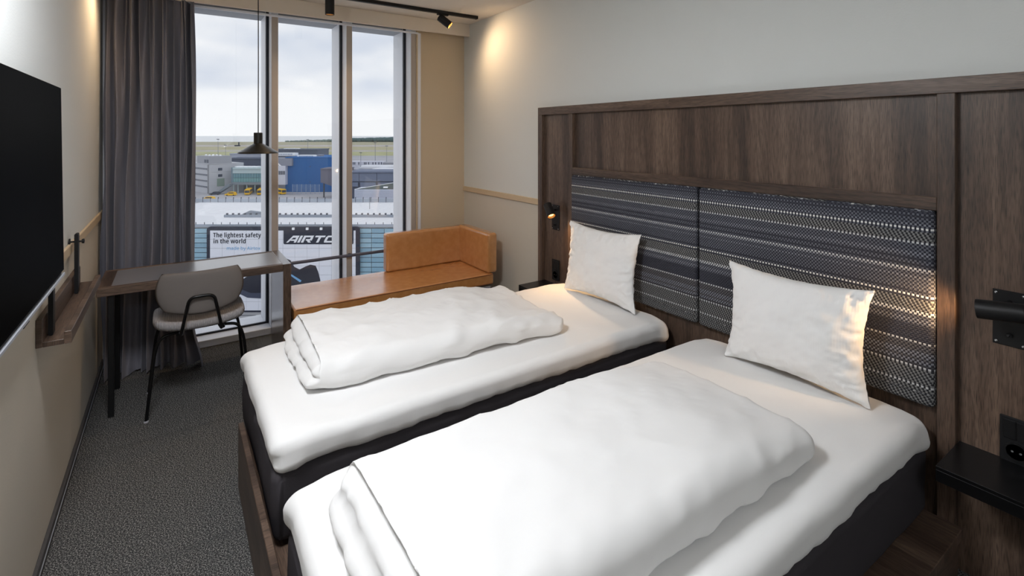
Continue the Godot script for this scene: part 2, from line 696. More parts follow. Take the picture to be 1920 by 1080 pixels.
func build_windows() -> void:
	var left := [0.058, 0.634, 1.21, 1.789]   # left edges of the mullions
	var zg := -4.40
	for i in 3:
		var w := struct("window_%d" % (i + 1))
		var x0: float = left[i] + 0.047
		var x1: float = left[i + 1]
		part("pane", box(Vector3(x0 - 0.005, 0.05, zg - 0.012), Vector3(x1 - 0.012, 2.555, zg - 0.004), 0.0), M.glass, w)
		# right upright: inner leaf, backlit shade painted on its front by a grey strip, gasket, outer fin
		part("shade_strip", box(Vector3(x1 - 0.001, 0.0, ZW), Vector3(x1 + 0.044, 2.486, ZW + 0.004), 0.001), M.front_shade, w)
		part("mullion", box(Vector3(x1 - 0.004, 0.0, zg), Vector3(x1 + 0.047, 2.56, ZW), 0.003), M.frame_white, w)
		part("gasket", box(Vector3(x1 - 0.022, 0.05, zg - 0.016), Vector3(x1 - 0.004, 2.555, zg + 0.012), 0.002), M.gasket, w)
		part("outer_fin", box(Vector3(x1 - 0.026, -0.1, zg - 0.25), Vector3(x1 + 0.03, 2.56, zg - 0.016), 0.003), M.frame_white, w)
		part("gasket", box(Vector3(x0, 0.05, zg - 0.016), Vector3(x0 + 0.012, 2.555, zg + 0.008), 0.002), M.gasket, w)
		part("sill", box(Vector3(x0, 0.0, zg), Vector3(x1 - 0.004, 0.05, ZW), 0.003), M.frame_white, w)
		part("sill_gasket", box(Vector3(x0, 0.05, zg - 0.012), Vector3(x1 - 0.022, 0.062, zg + 0.008), 0.002), M.gasket, w)
		part("outer_sill", box(Vector3(x0 - 0.02, -0.1, zg - 0.25), Vector3(x1 - 0.026, 0.045, zg - 0.016), 0.003), M.frame_white, w)
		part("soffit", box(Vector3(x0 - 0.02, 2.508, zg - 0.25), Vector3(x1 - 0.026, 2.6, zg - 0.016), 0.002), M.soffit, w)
		if i == 0:
			part("mullion", box(Vector3(left[0], 0.0, zg), Vector3(left[0] + 0.047, 2.56, ZW), 0.003), M.frame_white, w)
			part("outer_fin", box(Vector3(left[0] - 0.02, -0.1, zg - 0.25), Vector3(left[0] + 0.03, 2.56, zg - 0.016), 0.003), M.frame_white, w)
			# the narrow bay behind the curtain
			part("side_panel", box(Vector3(-0.42, 0.0, zg), Vector3(left[0], 2.56, zg + 0.06), 0.003), M.frame_white, w)
	var t := struct("trim_3")
	part("jamb", box(Vector3(1.836, 0, -4.42), Vector3(1.851, 2.56, -4.262), 0.003), M.rail, t)
	solid("trim_4", box(Vector3(1.851, 0, -4.28), Vector3(1.885, 2.487, -4.272), 0.003), M.frame_white)
	# safety bar in front of the glass
	var bar := thing("safety_rail", "thin dark metal safety rail across the lower window glass", "rail", Vector3(0.66, 0.538, -4.235))
	part("bar", tube([Vector3(0, 0, 0), Vector3(1.17, 0, 0)], 0.013, 14), M.bar_grey, bar)
	for x in [0.0, 0.57, 1.15]:
		part("bracket", box(Vector3(x - 0.012, -0.012, -0.036), Vector3(x + 0.012, 0.012, 0.0), 0.002), M.gasket, bar)

func curtain_mesh() -> ArrayMesh:
	var n := FastNoiseLite.new()
	n.seed = 12
	n.frequency = 1.0
	n.fractal_octaves = 2
	return sheet(300, 70, func(s: float, t: float) -> Vector3:
		var pinch := exp(-t * 9.0)
		var ph := TAU * (8.5 * s + 0.6 * n.get_noise_2d(s * 5.0, t * 0.9))
		var fold := (1.0 - 2.0 * pow(absf(cos(ph * 0.5)), 1.5)) + 0.12 * sin(2.0 * ph + 1.0 + 2.0 * n.get_noise_2d(s * 4.0 + 9.0, t))
		var tight := sin(TAU * 19.0 * s + 3.0 * n.get_noise_2d(s * 8.0, 4.0)) * 0.3
		var amp := 0.056 * (0.75 + 0.5 * n.get_noise_2d(s * 6.0 + 31.0, t * 0.6)) * lerpf(1.0, 0.65, pinch)
		var x := lerpf(XL + 0.012, 0.128 + 0.006 * sin(t * 5.0), s) + 0.012 * cos(ph)
		var z := lerpf(-4.185, -4.085, smoothstep(0.0, 1.0, t)) + amp * (fold + tight * pinch * 1.6)
		z = maxf(z, -4.255)
		var y := lerpf(2.486, 0.004, t)
		# the hem breaks on the carpet and fans out
		var hem := smoothstep(0.86, 1.0, t)
		z += hem * hem * (0.03 + 0.015 * sin(ph * 0.5) + 0.09 * smoothstep(0.75, 1.0, s))
		x += hem * hem * 0.05 * (smoothstep(0.8, 1.0, s))
		y += hem * 0.006 * (1.0 + sin(ph * 0.7))
		return Vector3(x, y, z))

func build_curtain() -> void:
	var c := thing("curtain", "full-length dark grey curtain gathered beside the window above the desk", "curtain", Vector3.ZERO)
	part("cloth", curtain_mesh(), M.curtain, c)
	part("track", box(Vector3(XL, 2.47, -4.262), Vector3(1.85, 2.487, -4.245), 0.002), M.frame_white, c)

# ------------------------------------------------------------------ headboard wall
func build_headboard() -> void:
	var hb := thing("headboard", "wide dark oak wall panelling with woven pads behind the beds", "headboard", Vector3(0, 0, 0))
	var x0 := XR - 0.02
	var xf := XR - 0.048
	var z0 := -3.03
	var z1 := 0.55
	part("back_panel", box(Vector3(x0, 0, -2.982), Vector3(XR, 1.70, -2.66), 0.001), M.oak, hb)
	part("back_panel", box(Vector3(x0, 1.30, -2.66), Vector3(XR, 1.70, -0.63), 0.001), M.oak, hb)
	part("back_panel", box(Vector3(x0, 0, -2.66), Vector3(XR, 0.6, -0.63), 0.001), M.oak, hb)
	part("back_panel", box(Vector3(x0, 0, -0.60), Vector3(XR, 1.70, z1), 0.001), M.oak, hb)
	part("top_rail", box(Vector3(xf, 1.70, z0), Vector3(XR, 1.757, z1), 0.002), M.oak_across, hb)
	part("middle_rail", box(Vector3(xf, 1.275, -2.636), Vector3(XR, 1.324, -0.634), 0.002), M.oak_across, hb)
	part("stile", box(Vector3(xf, 0, z0), Vector3(XR, 1.70, -2.982), 0.002), M.oak, hb)
	part("stile", box(Vector3(xf, 0, -2.682), Vector3(XR, 1.70, -2.636), 0.002), M.oak, hb)
	part("stile", box(Vector3(xf, 0, -0.634), Vector3(XR, 1.70, -0.582), 0.002), M.oak, hb)
	for a in [[-2.632, -1.630], [-1.618, -0.637]]:
		var w: float = a[1] - a[0]
		var p := part("upholstered_pad", soft(Vector3(0.06, 0.72, w), 0.018, 0.12), M.weave, hb, Vector3(XR - 0.035, 0.915, (a[0] + a[1]) / 2.0))
		p.set_meta("label", "pad in striped dark blue and grey woven cloth")
		part("seam_piping", tube([Vector3(-0.031, 0.0, 0), Vector3(-0.031, 0.001, w - 0.02)], 0.0025, 6), M.weave, p, Vector3(0, -0.315, -w / 2.0 + 0.01))

func reading_lamp(label: String, at: Vector3, mouth: Vector3, back: Vector3, target: Vector3, energy: float) -> void:
	# a steel plate with screws, a switch, a swivel arm and a swinging tube
	var l := thing("reading_lamp", label, "lamp", at, 0.0, "bedside reading lamps")
	part("wall_plate", box(Vector3(-0.006, -0.092, -0.042), Vector3(0.0, 0.092, 0.042), 0.001), M.black, l)
	for y in [-0.082, 0.082]:
		for z in [-0.033, 0.033]:
			part("screw", lathe([[0.0, 0.002], [0.004, 0.001], [0.004, 0.0]], 10), M.chrome, l, Vector3(-0.007, y, z)).rotation.z = PI / 2.0
	var sw := part("switch", tube([Vector3.ZERO, Vector3(-0.012, 0, 0)], 0.008, 12), M.black_soft, l, Vector3(-0.006, -0.055, 0))
	part("switch_toggle", tube([Vector3(-0.012, 0, 0), Vector3(-0.022, 0.004, 0)], 0.004, 8), M.black_soft, sw)
	var mid := (mouth + back) / 2.0
	part("arm", tube(bend([Vector3(-0.005, 0.055, 0), Vector3(-0.03, 0.055, 0), mid - at + (back - mid) * 0.4], 0.015), 0.008, 10), M.black, l)
	var d := (mouth - back).normalized()
	var h := part("lamp_head", tube_shell(back - at, mouth - at, 0.031), M.black, l)
	h.set_meta("label", "black swivelling tube shade")
	part("bulb", tube([mouth - at - d * 0.028, mouth - at - d * 0.016], 0.020, 16), M.warm_glow, h)
	part("reflector", cone_shell(mouth - at - d * 0.030, mouth - at - d * 0.004, 0.020, 0.0285), M.lamp_inner, h)
	spot(mouth - d * 0.012, target, energy, 52.0, srgb(255, 206, 150), 0.02)

func frame_to(d: Vector3) -> Basis:
	var y := d.normalized()
	var x := (Vector3.RIGHT if absf(y.x) < 0.9 else Vector3.UP).cross(y).normalized()
	return Basis(x, y, x.cross(y))

func turned(m: ArrayMesh, at: Vector3, d: Vector3) -> ArrayMesh:
	var st := SurfaceTool.new()
	st.begin(Mesh.PRIMITIVE_TRIANGLES)
	st.append_from(m, 0, Transform3D(frame_to(d), at))
	return st.commit()

func tube_shell(a: Vector3, b: Vector3, r: float) -> ArrayMesh:
	var l := (b - a).length()
	return turned(lathe([[0.0, 0.0], [r - 0.004, 0.0], [r, 0.004], [r, l], [r - 0.002, l], [r - 0.002, l - 0.034], [0.0, l - 0.034]], 28), a, b - a)

func cone_shell(a: Vector3, b: Vector3, r0: float, r1: float) -> ArrayMesh:
	return turned(lathe([[r0, 0.0], [r1, (b - a).length()], [r1 - 0.0008, (b - a).length()], [r0 - 0.0008, 0.0]], 28), a, b - a)

func outlet(label: String, at: Vector3) -> void:
	var o := thing("power_outlet", label, "outlet", at, 0.0, "bedside power outlets")
	part("surround", box(Vector3(-0.009, -0.075, -0.041), Vector3(0, 0.075, 0.041), 0.002), M.black_soft, o)
	for z in [-0.0165, 0.0165]:
		part("rocker_switch", box(Vector3(-0.013, 0.004, z - 0.0155), Vector3(-0.008, 0.066, z + 0.0155), 0.002), M.black, o)
	var s := part("socket", turned(lathe([[0.03, 0.0], [0.03, 0.004], [0.026, 0.004], [0.025, 0.0], [0.0, 0.0]], 24), Vector3.ZERO, Vector3.LEFT), M.black, o, Vector3(-0.009, -0.035, 0))
	for z in [-0.01, 0.01]:
		part("contact", tube([Vector3(0.0, 0, z), Vector3(-0.002, 0, z)], 0.0035, 10), M.chrome, s)

func bedside_shelf(label: String, z0: float, z1: float) -> void:
	var s := thing("bedside_shelf", label, "shelf", Vector3(XR - 0.02, 0.46, (z0 + z1) / 2.0), 0.0, "black bedside shelves")
	var h := (z1 - z0) / 2.0
	part("board", box(Vector3(-0.24, -0.012, -h), Vector3(0, 0, h), 0.001), M.black_gloss, s)
	part("front_lip", box(Vector3(-0.24, -0.05, -h), Vector3(-0.228, -0.012, h), 0.001), M.black_gloss, s)

# ------------------------------------------------------------------ beds
func rumple(seed_: int) -> FastNoiseLite:
	var n := FastNoiseLite.new()
	n.seed = seed_
	n.noise_type = FastNoiseLite.TYPE_SIMPLEX_SMOOTH
	n.frequency = 1.0
	n.fractal_octaves = 3
	return n

func build_bed(label: String, zc: float, w: float, sd: int) -> void:
	var b := thing("bed", label, "bed", Vector3(0, 0, zc), 0.0, "single beds")
	var n := rumple(sd)
	part("box_spring", soft(Vector3(2.0, 0.245, w - 0.02), 0.035, 0.06, func(v: Vector3, d: Vector3) -> Vector3:
		var k := 0.007 * n.get_noise_3d(v.x * 3.0, v.y * 4.0, v.z * 3.0)
		if d.x < -0.5:
			k += 0.012 * (1.0 - pow(absf(v.y) / 0.13, 2.0)) + 0.004 * sin(v.z * 46.0 + v.y * 14.0) * smoothstep(-0.1, 0.1, v.y)
		return v + d * k), M.base_cloth, b, Vector3(1.281, 0.302, 0))
	var t := part("mattress_topper", soft(Vector3(2.01, 0.112, w), 0.042, 0.035, func(v: Vector3, d: Vector3) -> Vector3:
		var k := 0.006 * n.get_noise_3d(v.x * 2.2, v.y * 3.0, v.z * 3.0) + 0.003 * n.get_noise_3d(v.x * 9.0, v.y * 5.0, v.z * 9.0)
		var low := smoothstep(0.0, -0.06, v.y)
		# sheet pulled under: shallow tucks along the sides, deeper at the corners
		var corner := smoothstep(0.86, 1.0, absf(v.x)) * smoothstep(w / 2.0 - 0.14, w / 2.0, absf(v.z))
		k += 0.004 * sin(v.x * 60.0 + 3.0 * n.get_noise_1d(v.x * 4.0)) * low * absf(d.z)
		k += 0.010 * corner * sin(atan2(v.z, v.x) * 34.0 + v.y * 30.0) * (1.0 - absf(d.y) * 0.5)
		v += d * k
		v.y -= 0.016 * corner
		v.y += 0.006 * low * n.get_noise_2d(v.x * 4.0, v.z * 4.0)
		return v), M.cotton, b, Vector3(1.272, 0.474, 0))
	t.set_meta("label", "topper in a smooth white fitted sheet")

func build_duvet(label: String, c: Vector3, size: Vector3, sd: int, tilt: float, crumple: float) -> void:
	var n := rumple(sd)
	var o := thing("duvet", label, "duvet", c, tilt, "folded white duvets")
	var h := size / 2.0
	part("cover", soft(size, 0.055, 0.022, func(v: Vector3, d: Vector3) -> Vector3:
		var top := smoothstep(-0.2, 0.5, d.y)
		# large soft swells, then creases that run across the bed
		var k := 0.014 * crumple * n.get_noise_3d(v.x * 2.0, v.y * 2.0, v.z * 3.0)
		var cr := n.get_noise_3d(v.x * 3.2 + v.z * 4.5, 5.0, v.z * 1.0 - v.x * 1.4)
		k += 0.013 * crumple * pow(maxf(0.0, 1.0 - absf(cr) * 2.4), 2.0) * top
		k += 0.002 * n.get_noise_3d(v.x * 11.0, v.y * 9.0, v.z * 9.0)
		# near side hangs in shallow scallops at the hem
		if d.z > 0.2:
			k += 0.006 * sin(v.x * 27.0 + 4.0 * n.get_noise_1d(v.x * 3.0)) * smoothstep(0.02, -0.06, v.y)
		v += d * k
		# plumper along the middle, the near side sloping out to the hem
		v.y += 0.014 * (1.0 - pow(absf(v.z) / h.z, 2.0)) * smoothstep(0.0, 0.06, v.y)
		v.z += 0.022 * smoothstep(0.0, h.z, v.z) * (0.5 - (v.y + h.y) / (2.0 * h.y))
		# folded end at the foot: three rolled layers, the lowest one sticking out, gathered along the edge
		var foot := smoothstep(-h.x + 0.16, -h.x, v.x)
		var ty := clampf((v.y + h.y) / (2.0 * h.y), 0.0, 1.0)
		var wob := 0.10 * n.get_noise_2d(v.z * 5.0, 3.0)
		var lay := absf(sin(PI * (2.0 * ty + wob)))
		if d.x < 0.0:
			foot *= smoothstep(0.0, 0.75, -d.x)
			v.x += foot * (0.034 * (1.0 - sqrt(lay)) + 0.095 * (ty - 0.5))
			v.x += foot * 0.004 * sin(v.z * 60.0 + 9.0 * n.get_noise_1d(v.z * 3.0) + ty * 5.0) * lay
		v.y += foot * 0.003 * sin(v.z * 50.0 + 7.0 * n.get_noise_1d(v.z * 5.0)) * smoothstep(0.4, 1.0, ty)
		# the head end thins out
		var head := smoothstep(h.x - 0.42, h.x, v.x)
		v.y -= head * (0.045 * ty)
		if v.y < -h.y:
			v.y = -h.y
		return v), M.cotton, o)

func build_pillow(label: String, at: Vector3, w: float, h: float, thick: float, lean: float, turn: float, sd: int) -> void:
	var n := rumple(sd)
	var o := thing("pillow", label, "pillow", at, 0.0, "white pillows")
	o.basis = Basis(Vector3.UP, -PI / 2.0 + turn) * Basis(Vector3.RIGHT, -lean)
	var st := begin()
	for side in [1.0, -1.0]:
		sheet(72, 56, func(s: float, t: float) -> Vector3:
			var a := s * 2.0 - 1.0
			var b := t * 2.0 - 1.0
			var pull_x := 1.0 - 0.11 * (1.0 - b * b) * a * a
			var pull_y := 1.0 - 0.12 * (1.0 - a * a) * b * b
			var body := pow(maxf(0.0, 1.0 - pow(absf(a), 2.6)), 0.62) * pow(maxf(0.0, 1.0 - pow(absf(b), 2.6)), 0.62)
			var edge := 1.0 - body
			var z := thick * 0.5 * body
			z += body * 0.012 * n.get_noise_3d(a * 1.6, b * 1.6, side)
			# creases that run in from the seams
			var e2 := smoothstep(0.45, 0.95, absf(a)) * (1.0 - smoothstep(0.9, 1.0, absf(a)))
			z += 0.005 * e2 * sin(b * 22.0 + 5.0 * n.get_noise_2d(a * 2.0, b * 2.0 + side)) * smoothstep(0.9, 0.2, absf(b + 0.25))
			var e3 := smoothstep(0.5, 0.95, absf(b)) * (1.0 - smoothstep(0.9, 1.0, absf(b)))
			z += 0.005 * e3 * sin(a * 20.0 + 4.0 * n.get_noise_2d(a * 2.0 + 7.0, b))
			var flap := edge * 0.010 * n.get_noise_2d(a * 5.0, b * 5.0)
			return Vector3(a * w * 0.5 * pull_x, b * h * 0.5 * pull_y, side * z + flap), side > 0.0, st)
	st.generate_normals()
	st.index()
	part("cover", st.commit(), M.rib_cotton, o)

func build_beds() -> void:
	var p := thing("bed_platform", "low dark wooden platform under both beds", "bed platform", Vector3.ZERO)
	var fb := part("foot_board", box(Vector3(0.235, 0, -2.49), Vector3(0.257, 0.284, -0.55), 0.002), M.oak_across, self)
	tag(fb, "low dark oak board standing on the carpet across the foot of both beds", "board")
	part("deck", box(Vector3(0.258, 0.135, -2.66), Vector3(2.29, 0.172, -0.56), 0.002), M.oak_long, p)
	for z in [-2.6, -0.585]:
		part("side_board", box(Vector3(0.30, 0, z - 0.012), Vector3(2.29, 0.135, z + 0.012), 0.002), M.oak_across, p)
	build_bed("white-sheeted single bed between the leather bench and the other bed", -2.255, 0.915, 3)
	build_bed("white-sheeted single bed beside the black lamp plate, farther from the bench", -1.115, 0.935, 6)
	build_duvet("folded white duvet on the bed next to the leather bench", Vector3(1.07, 0.592, -2.335), Vector3(1.25, 0.115, 0.66), 11, -0.05, 1.0)
	build_duvet("larger folded white duvet on the bed farther from the window", Vector3(1.02, 0.600, -1.075), Vector3(1.34, 0.128, 0.64), 17, 0.0, 0.5)
	build_pillow("white pillow leaning on the woven pad on the bed nearer the bench", Vector3(2.18, 0.757, -2.245), 0.60, 0.45, 0.13, 0.13, 0.03, 5)
	build_pillow("white pillow leaning on the woven pad, warmly lit on one side", Vector3(2.14, 0.75, -1.07), 0.575, 0.435, 0.14, 0.10, 0.05, 8)

# ------------------------------------------------------------------ desk, chair, bench
func build_desk() -> void:
	var d := thing("desk", "dark oak desk with an inlaid grey top along the window", "desk", Vector3.ZERO)
	var y1 := 0.717
	var y0 := 0.672
	var zf := -3.482
	var zb := -3.94
	var xl := -0.345
	var xr := 0.632
	part("front_edge", box(Vector3(xl, y0, zf - 0.04), Vector3(xr - 0.048, y1, zf), 0.002), M.oak_across, d)
	part("back_edge", box(Vector3(xl, y0, zb), Vector3(xr - 0.048, y1, zb + 0.03), 0.002), M.oak_across, d)
	part("end_edge", box(Vector3(xl, y0, zb + 0.03), Vector3(xl + 0.06, y1, zf - 0.04), 0.002), M.oak, d)
	var top := part("inlay", box(Vector3(xl + 0.06, y0, zb + 0.03), Vector3(xr - 0.048, y1 - 0.002, zf - 0.04), 0.001), M.lino, d)
	top.set_meta("label", "smooth grey inlaid desk surface")
	part("side_panel", box(Vector3(xr - 0.048, 0, zb), Vector3(xr, y1, zf), 0.002), M.desk_oak, d)
	for z in [-3.51, -3.88]:
		var l := part("leg", box(Vector3(-0.297, 0.004, z - 0.013), Vector3(-0.271, y0, z + 0.013), 0.002), M.black, d)
		part("glide", box(Vector3(-0.296, 0.0, z - 0.012), Vector3(-0.272, 0.004, z + 0.012), 0.001), M.black_soft, l)

func build_chair() -> void:
	var c := thing("desk_chair", "grey upholstered chair with thin black tube legs at the desk", "chair", Vector3(0.13, 0, -3.5))
	# seat: a dished shell
	var seat := soft(Vector3(0.455, 0.05, 0.44), 0.024, 0.03, func(v: Vector3, _d: Vector3) -> Vector3:
		var ex := absf(v.x) / 0.2275
		v.y += 0.035 * ex * ex * ex
		v.y += 0.018 * smoothstep(0.10, 0.22, v.z) - 0.02 * smoothstep(0.08, 0.22, -v.z)
		var kz := absf(v.z) / 0.22
		v.x *= 1.0 - 0.09 * kz * kz * kz
		return v)
	part("seat", seat, M.seat_cloth, c, Vector3(0, 0.475, 0.0))
	# backrest: curved shield with rounded corners, wider at the bottom
	var st := begin()
	st.set_smooth_group(0)
	var shape := func(s: float, t: float, side: float) -> Vector3:
		var a := s * 2.0 - 1.0
		var b := t * 2.0 - 1.0
		# squircle mapping of the square onto a rounded outline
		var ra := a * sqrt(1.0 - 0.30 * b * b)
		var rb := b * sqrt(1.0 - 0.26 * a * a)
		var x := ra * (0.212 + 0.006 * b)
		var y := 0.105 * rb * 1.08
		var z := 0.0 - 0.055 * a * a
		var fat := pow(maxf(0.0, 1.0 - pow(maxf(absf(a), absf(b)), 8.0)), 0.5)
		return Vector3(x, y, z + side * 0.014 * fat - 0.03 * b)
	for side in [1.0, -1.0]:
		sheet(40, 24, func(s: float, t: float) -> Vector3: return shape.call(s, t, side), side > 0.0, st)
	st.generate_normals()
	st.index()
	var back := part("backrest", st.commit(), M.chair_cloth, c, Vector3(0, 0.678, 0.235))
	back.rotation.x = 0.18
	# inverted U behind the backrest, carried under the seat
	part("back_bracket", tube(bend([Vector3(-0.085, 0.455, 0.10), Vector3(-0.098, 0.455, 0.245), Vector3(-0.058, 0.665, 0.27), Vector3(0.058, 0.665, 0.27), Vector3(0.098, 0.455, 0.245), Vector3(0.085, 0.455, 0.10)], 0.035), 0.0085, 10), M.black_gloss, c)
	for sx in [-1.0, 1.0]:
		part("seat_rail", tube([Vector3(sx * 0.11, 0.442, 0.17), Vector3(sx * 0.11, 0.442, -0.16)], 0.008, 10), M.black_gloss, c)
		for sz in [-1.0, 1.0]:
			var l := part("leg", tube(bend([Vector3(sx * 0.10, 0.442, sz * 0.12), Vector3(sx * 0.19, 0.435, sz * 0.135), Vector3(sx * 0.215, 0.36, sz * 0.14), Vector3(sx * 0.252, 0.008, sz * (0.165 if sz > 0 else 0.2))], 0.05), 0.0085, 12), M.black_gloss, c)
			part("foot_glide", lathe([[0.0, 0.0], [0.011, 0.0], [0.011, 0.006], [0.006, 0.012], [0.0, 0.012]], 14), M.frame_grey, l, Vector3(sx * 0.252, 0.0, sz * (0.165 if sz > 0 else 0.2)))

func build_bench() -> void:
	var b := thing("bench", "caramel leather window bench with a low corner backrest", "bench", Vector3.ZERO)
	var x0 := 0.645
	var x1 := 2.165
	part("carcass", box(Vector3(x0 + 0.01, 0.02, -4.03), Vector3(x1 - 0.005, 0.335, -3.475), 0.003), M.taupe, b)
	part("kick_board", box(Vector3(x0 + 0.03, 0.0, -4.02), Vector3(x1 - 0.03, 0.02, -3.51), 0.001), M.black_soft, b)
	part("front_panel", box(Vector3(1.90, 0.26, -3.476), Vector3(2.14, 0.318, -3.468), 0.002), M.frame_grey, b)
	var n := rumple(23)
	var crease := func(v: Vector3, d: Vector3) -> Vector3:
		return v + d * (0.0025 * n.get_noise_3d(v.x * 3.0, v.y * 3.0, v.z * 5.0) + 0.0004 * n.get_noise_3d(v.x * 9.0, v.y * 9.0, v.z * 9.0))
	var seat := part("seat_cushion", soft(Vector3(x1 - x0, 0.085, 0.575), 0.014, 0.04, crease), M.leather, b, Vector3((x0 + x1) / 2.0, 0.378, -3.745))
	for y in [-0.036, 0.036]:
		part("piping", tube([Vector3(-0.75, y, 0.286), Vector3(0.75, y, 0.286)], 0.004, 8), M.piping, seat)
	var back := part("back_cushion", soft(Vector3(0.735, 0.315, 0.09), 0.022, 0.04, crease), M.leather, b, Vector3(1.812, 0.578, -4.005))
	part("piping", tube(bend([Vector3(-0.355, -0.15, 0.036), Vector3(-0.355, 0.145, 0.036), Vector3(0.32, 0.145, 0.036)], 0.03), 0.0035, 8), M.piping, back)
	var arm := part("end_cushion", soft(Vector3(0.09, 0.325, 0.53), 0.022, 0.04, crease), M.leather, b, Vector3(2.165, 0.582, -3.735))
	part("piping", tube(bend([Vector3(-0.036, -0.15, 0.255), Vector3(-0.036, 0.15, 0.255), Vector3(-0.036, 0.15, -0.25)], 0.03), 0.0035, 8), M.piping, arm)

# ------------------------------------------------------------------ left wall
func build_left_wall_things() -> void:
	var tv := thing("television", "large black flat television mounted on the white wall", "television", Vector3(XL, 1.385, -1.83))
	part("screen", box(Vector3(0.048, -0.325, -0.585), Vector3(0.062, 0.335, 0.585), 0.002), M.screen, tv)
	part("bezel", box(Vector3(0.036, -0.335, -0.59), Vector3(0.052, 0.34, 0.59), 0.002), M.black_soft, tv)
	part("bottom_strip", box(Vector3(0.04, -0.345, -0.59), Vector3(0.064, -0.335, 0.59), 0.001), M.alu, tv)
	part("sensor", box(Vector3(0.046, -0.353, -0.06), Vector3(0.062, -0.345, 0.0), 0.002), M.black, tv)
	part("wall_mount", box(Vector3(0.001, -0.2, -0.25), Vector3(0.036, 0.2, 0.25), 0.003), M.black, tv)
	tv.rotation.z = 0.012
	# ledge: an upside-down trough of dark oak
	var s := thing("picture_ledge", "dark oak wall ledge with a raised front lip below the television", "ledge", Vector3(XL, 0.811, -2.35))
	part("back_board", box(Vector3(0.0, 0.0, -0.86), Vector3(0.018, 0.098, 0.0), 0.0015), M.oak_across, s)
	part("shelf_board", box(Vector3(0.018, 0.0, -0.86), Vector3(0.075, 0.018, 0.0), 0.0015), M.oak_long, s)
	part("front_lip", box(Vector3(0.075, 0.0, -0.86), Vector3(0.095, 0.044, 0.0), 0.0015), M.oak_across, s)
	for a in [["black upright strap with a round knob standing in the wall ledge beside the curtain", -3.0], ["black upright strap in the wall ledge, its top behind the television", -2.43]]:
		var h := thing("coat_strap", a[0], "hook", Vector3(XL + 0.03, 0.829, a[1]), 0.0, "black straps in the wall ledge")
		part("strap", prism(round_rect(0.014, 0.272, 0.006, 4), -0.018, 0.018), M.black, h, Vector3(0, 0.137, 0))
		var k := part("knob", turned(lathe([[0.0, 0.0], [0.004, 0.0], [0.004, 0.010], [0.010, 0.012], [0.011, 0.020], [0.0, 0.022]], 16), Vector3.ZERO, Vector3.RIGHT), M.black_soft, h, Vector3(0.006, 0.235, 0))
		part("wall_disc", turned(lathe([[0.0, 0.0], [0.016, 0.0], [0.016, 0.004], [0.0, 0.005]], 16), Vector3.ZERO, Vector3.RIGHT), M.black_soft, k, Vector3(-0.033, 0, 0))
		part("stem", tube([Vector3(-0.028, 0, 0), Vector3(-0.012, 0, 0)], 0.004, 8), M.black_soft, k)

# ------------------------------------------------------------------ ceiling lamps
func track_head(label: String, x: float, aim: Vector3, target: Vector3, energy: float) -> void:
	var at := Vector3(x, 2.567, -3.845)
	var t := thing("track_spotlight", label, "spotlight", at, 0.0, "track spotlights")
	part("adapter", box(Vector3(-0.05, 0.0, -0.014), Vector3(0.05, 0.012, 0.014), 0.002), M.black, t)
	part("stem", tube([Vector3(0, 0, 0), Vector3(0, -0.028, 0)], 0.007, 10), M.black, t)
	var d := aim.normalized()
	var piv := Vector3(0, -0.035, 0)
	var a := piv - d * 0.035
	var b := piv + d * 0.085
	var h := part("lamp_head", tube_shell(a, b, 0.033), M.black, t)
	part("bulb", tube([b - d * 0.028, b - d * 0.018], 0.020, 16), M.warm_glow, h)
	part("reflector", cone_shell(b - d * 0.030, b - d * 0.004, 0.020, 0.030), M.lamp_inner, h)
	spot(at + b - d * 0.014, target, energy, 68.0, srgb(255, 214, 166), 0.02)

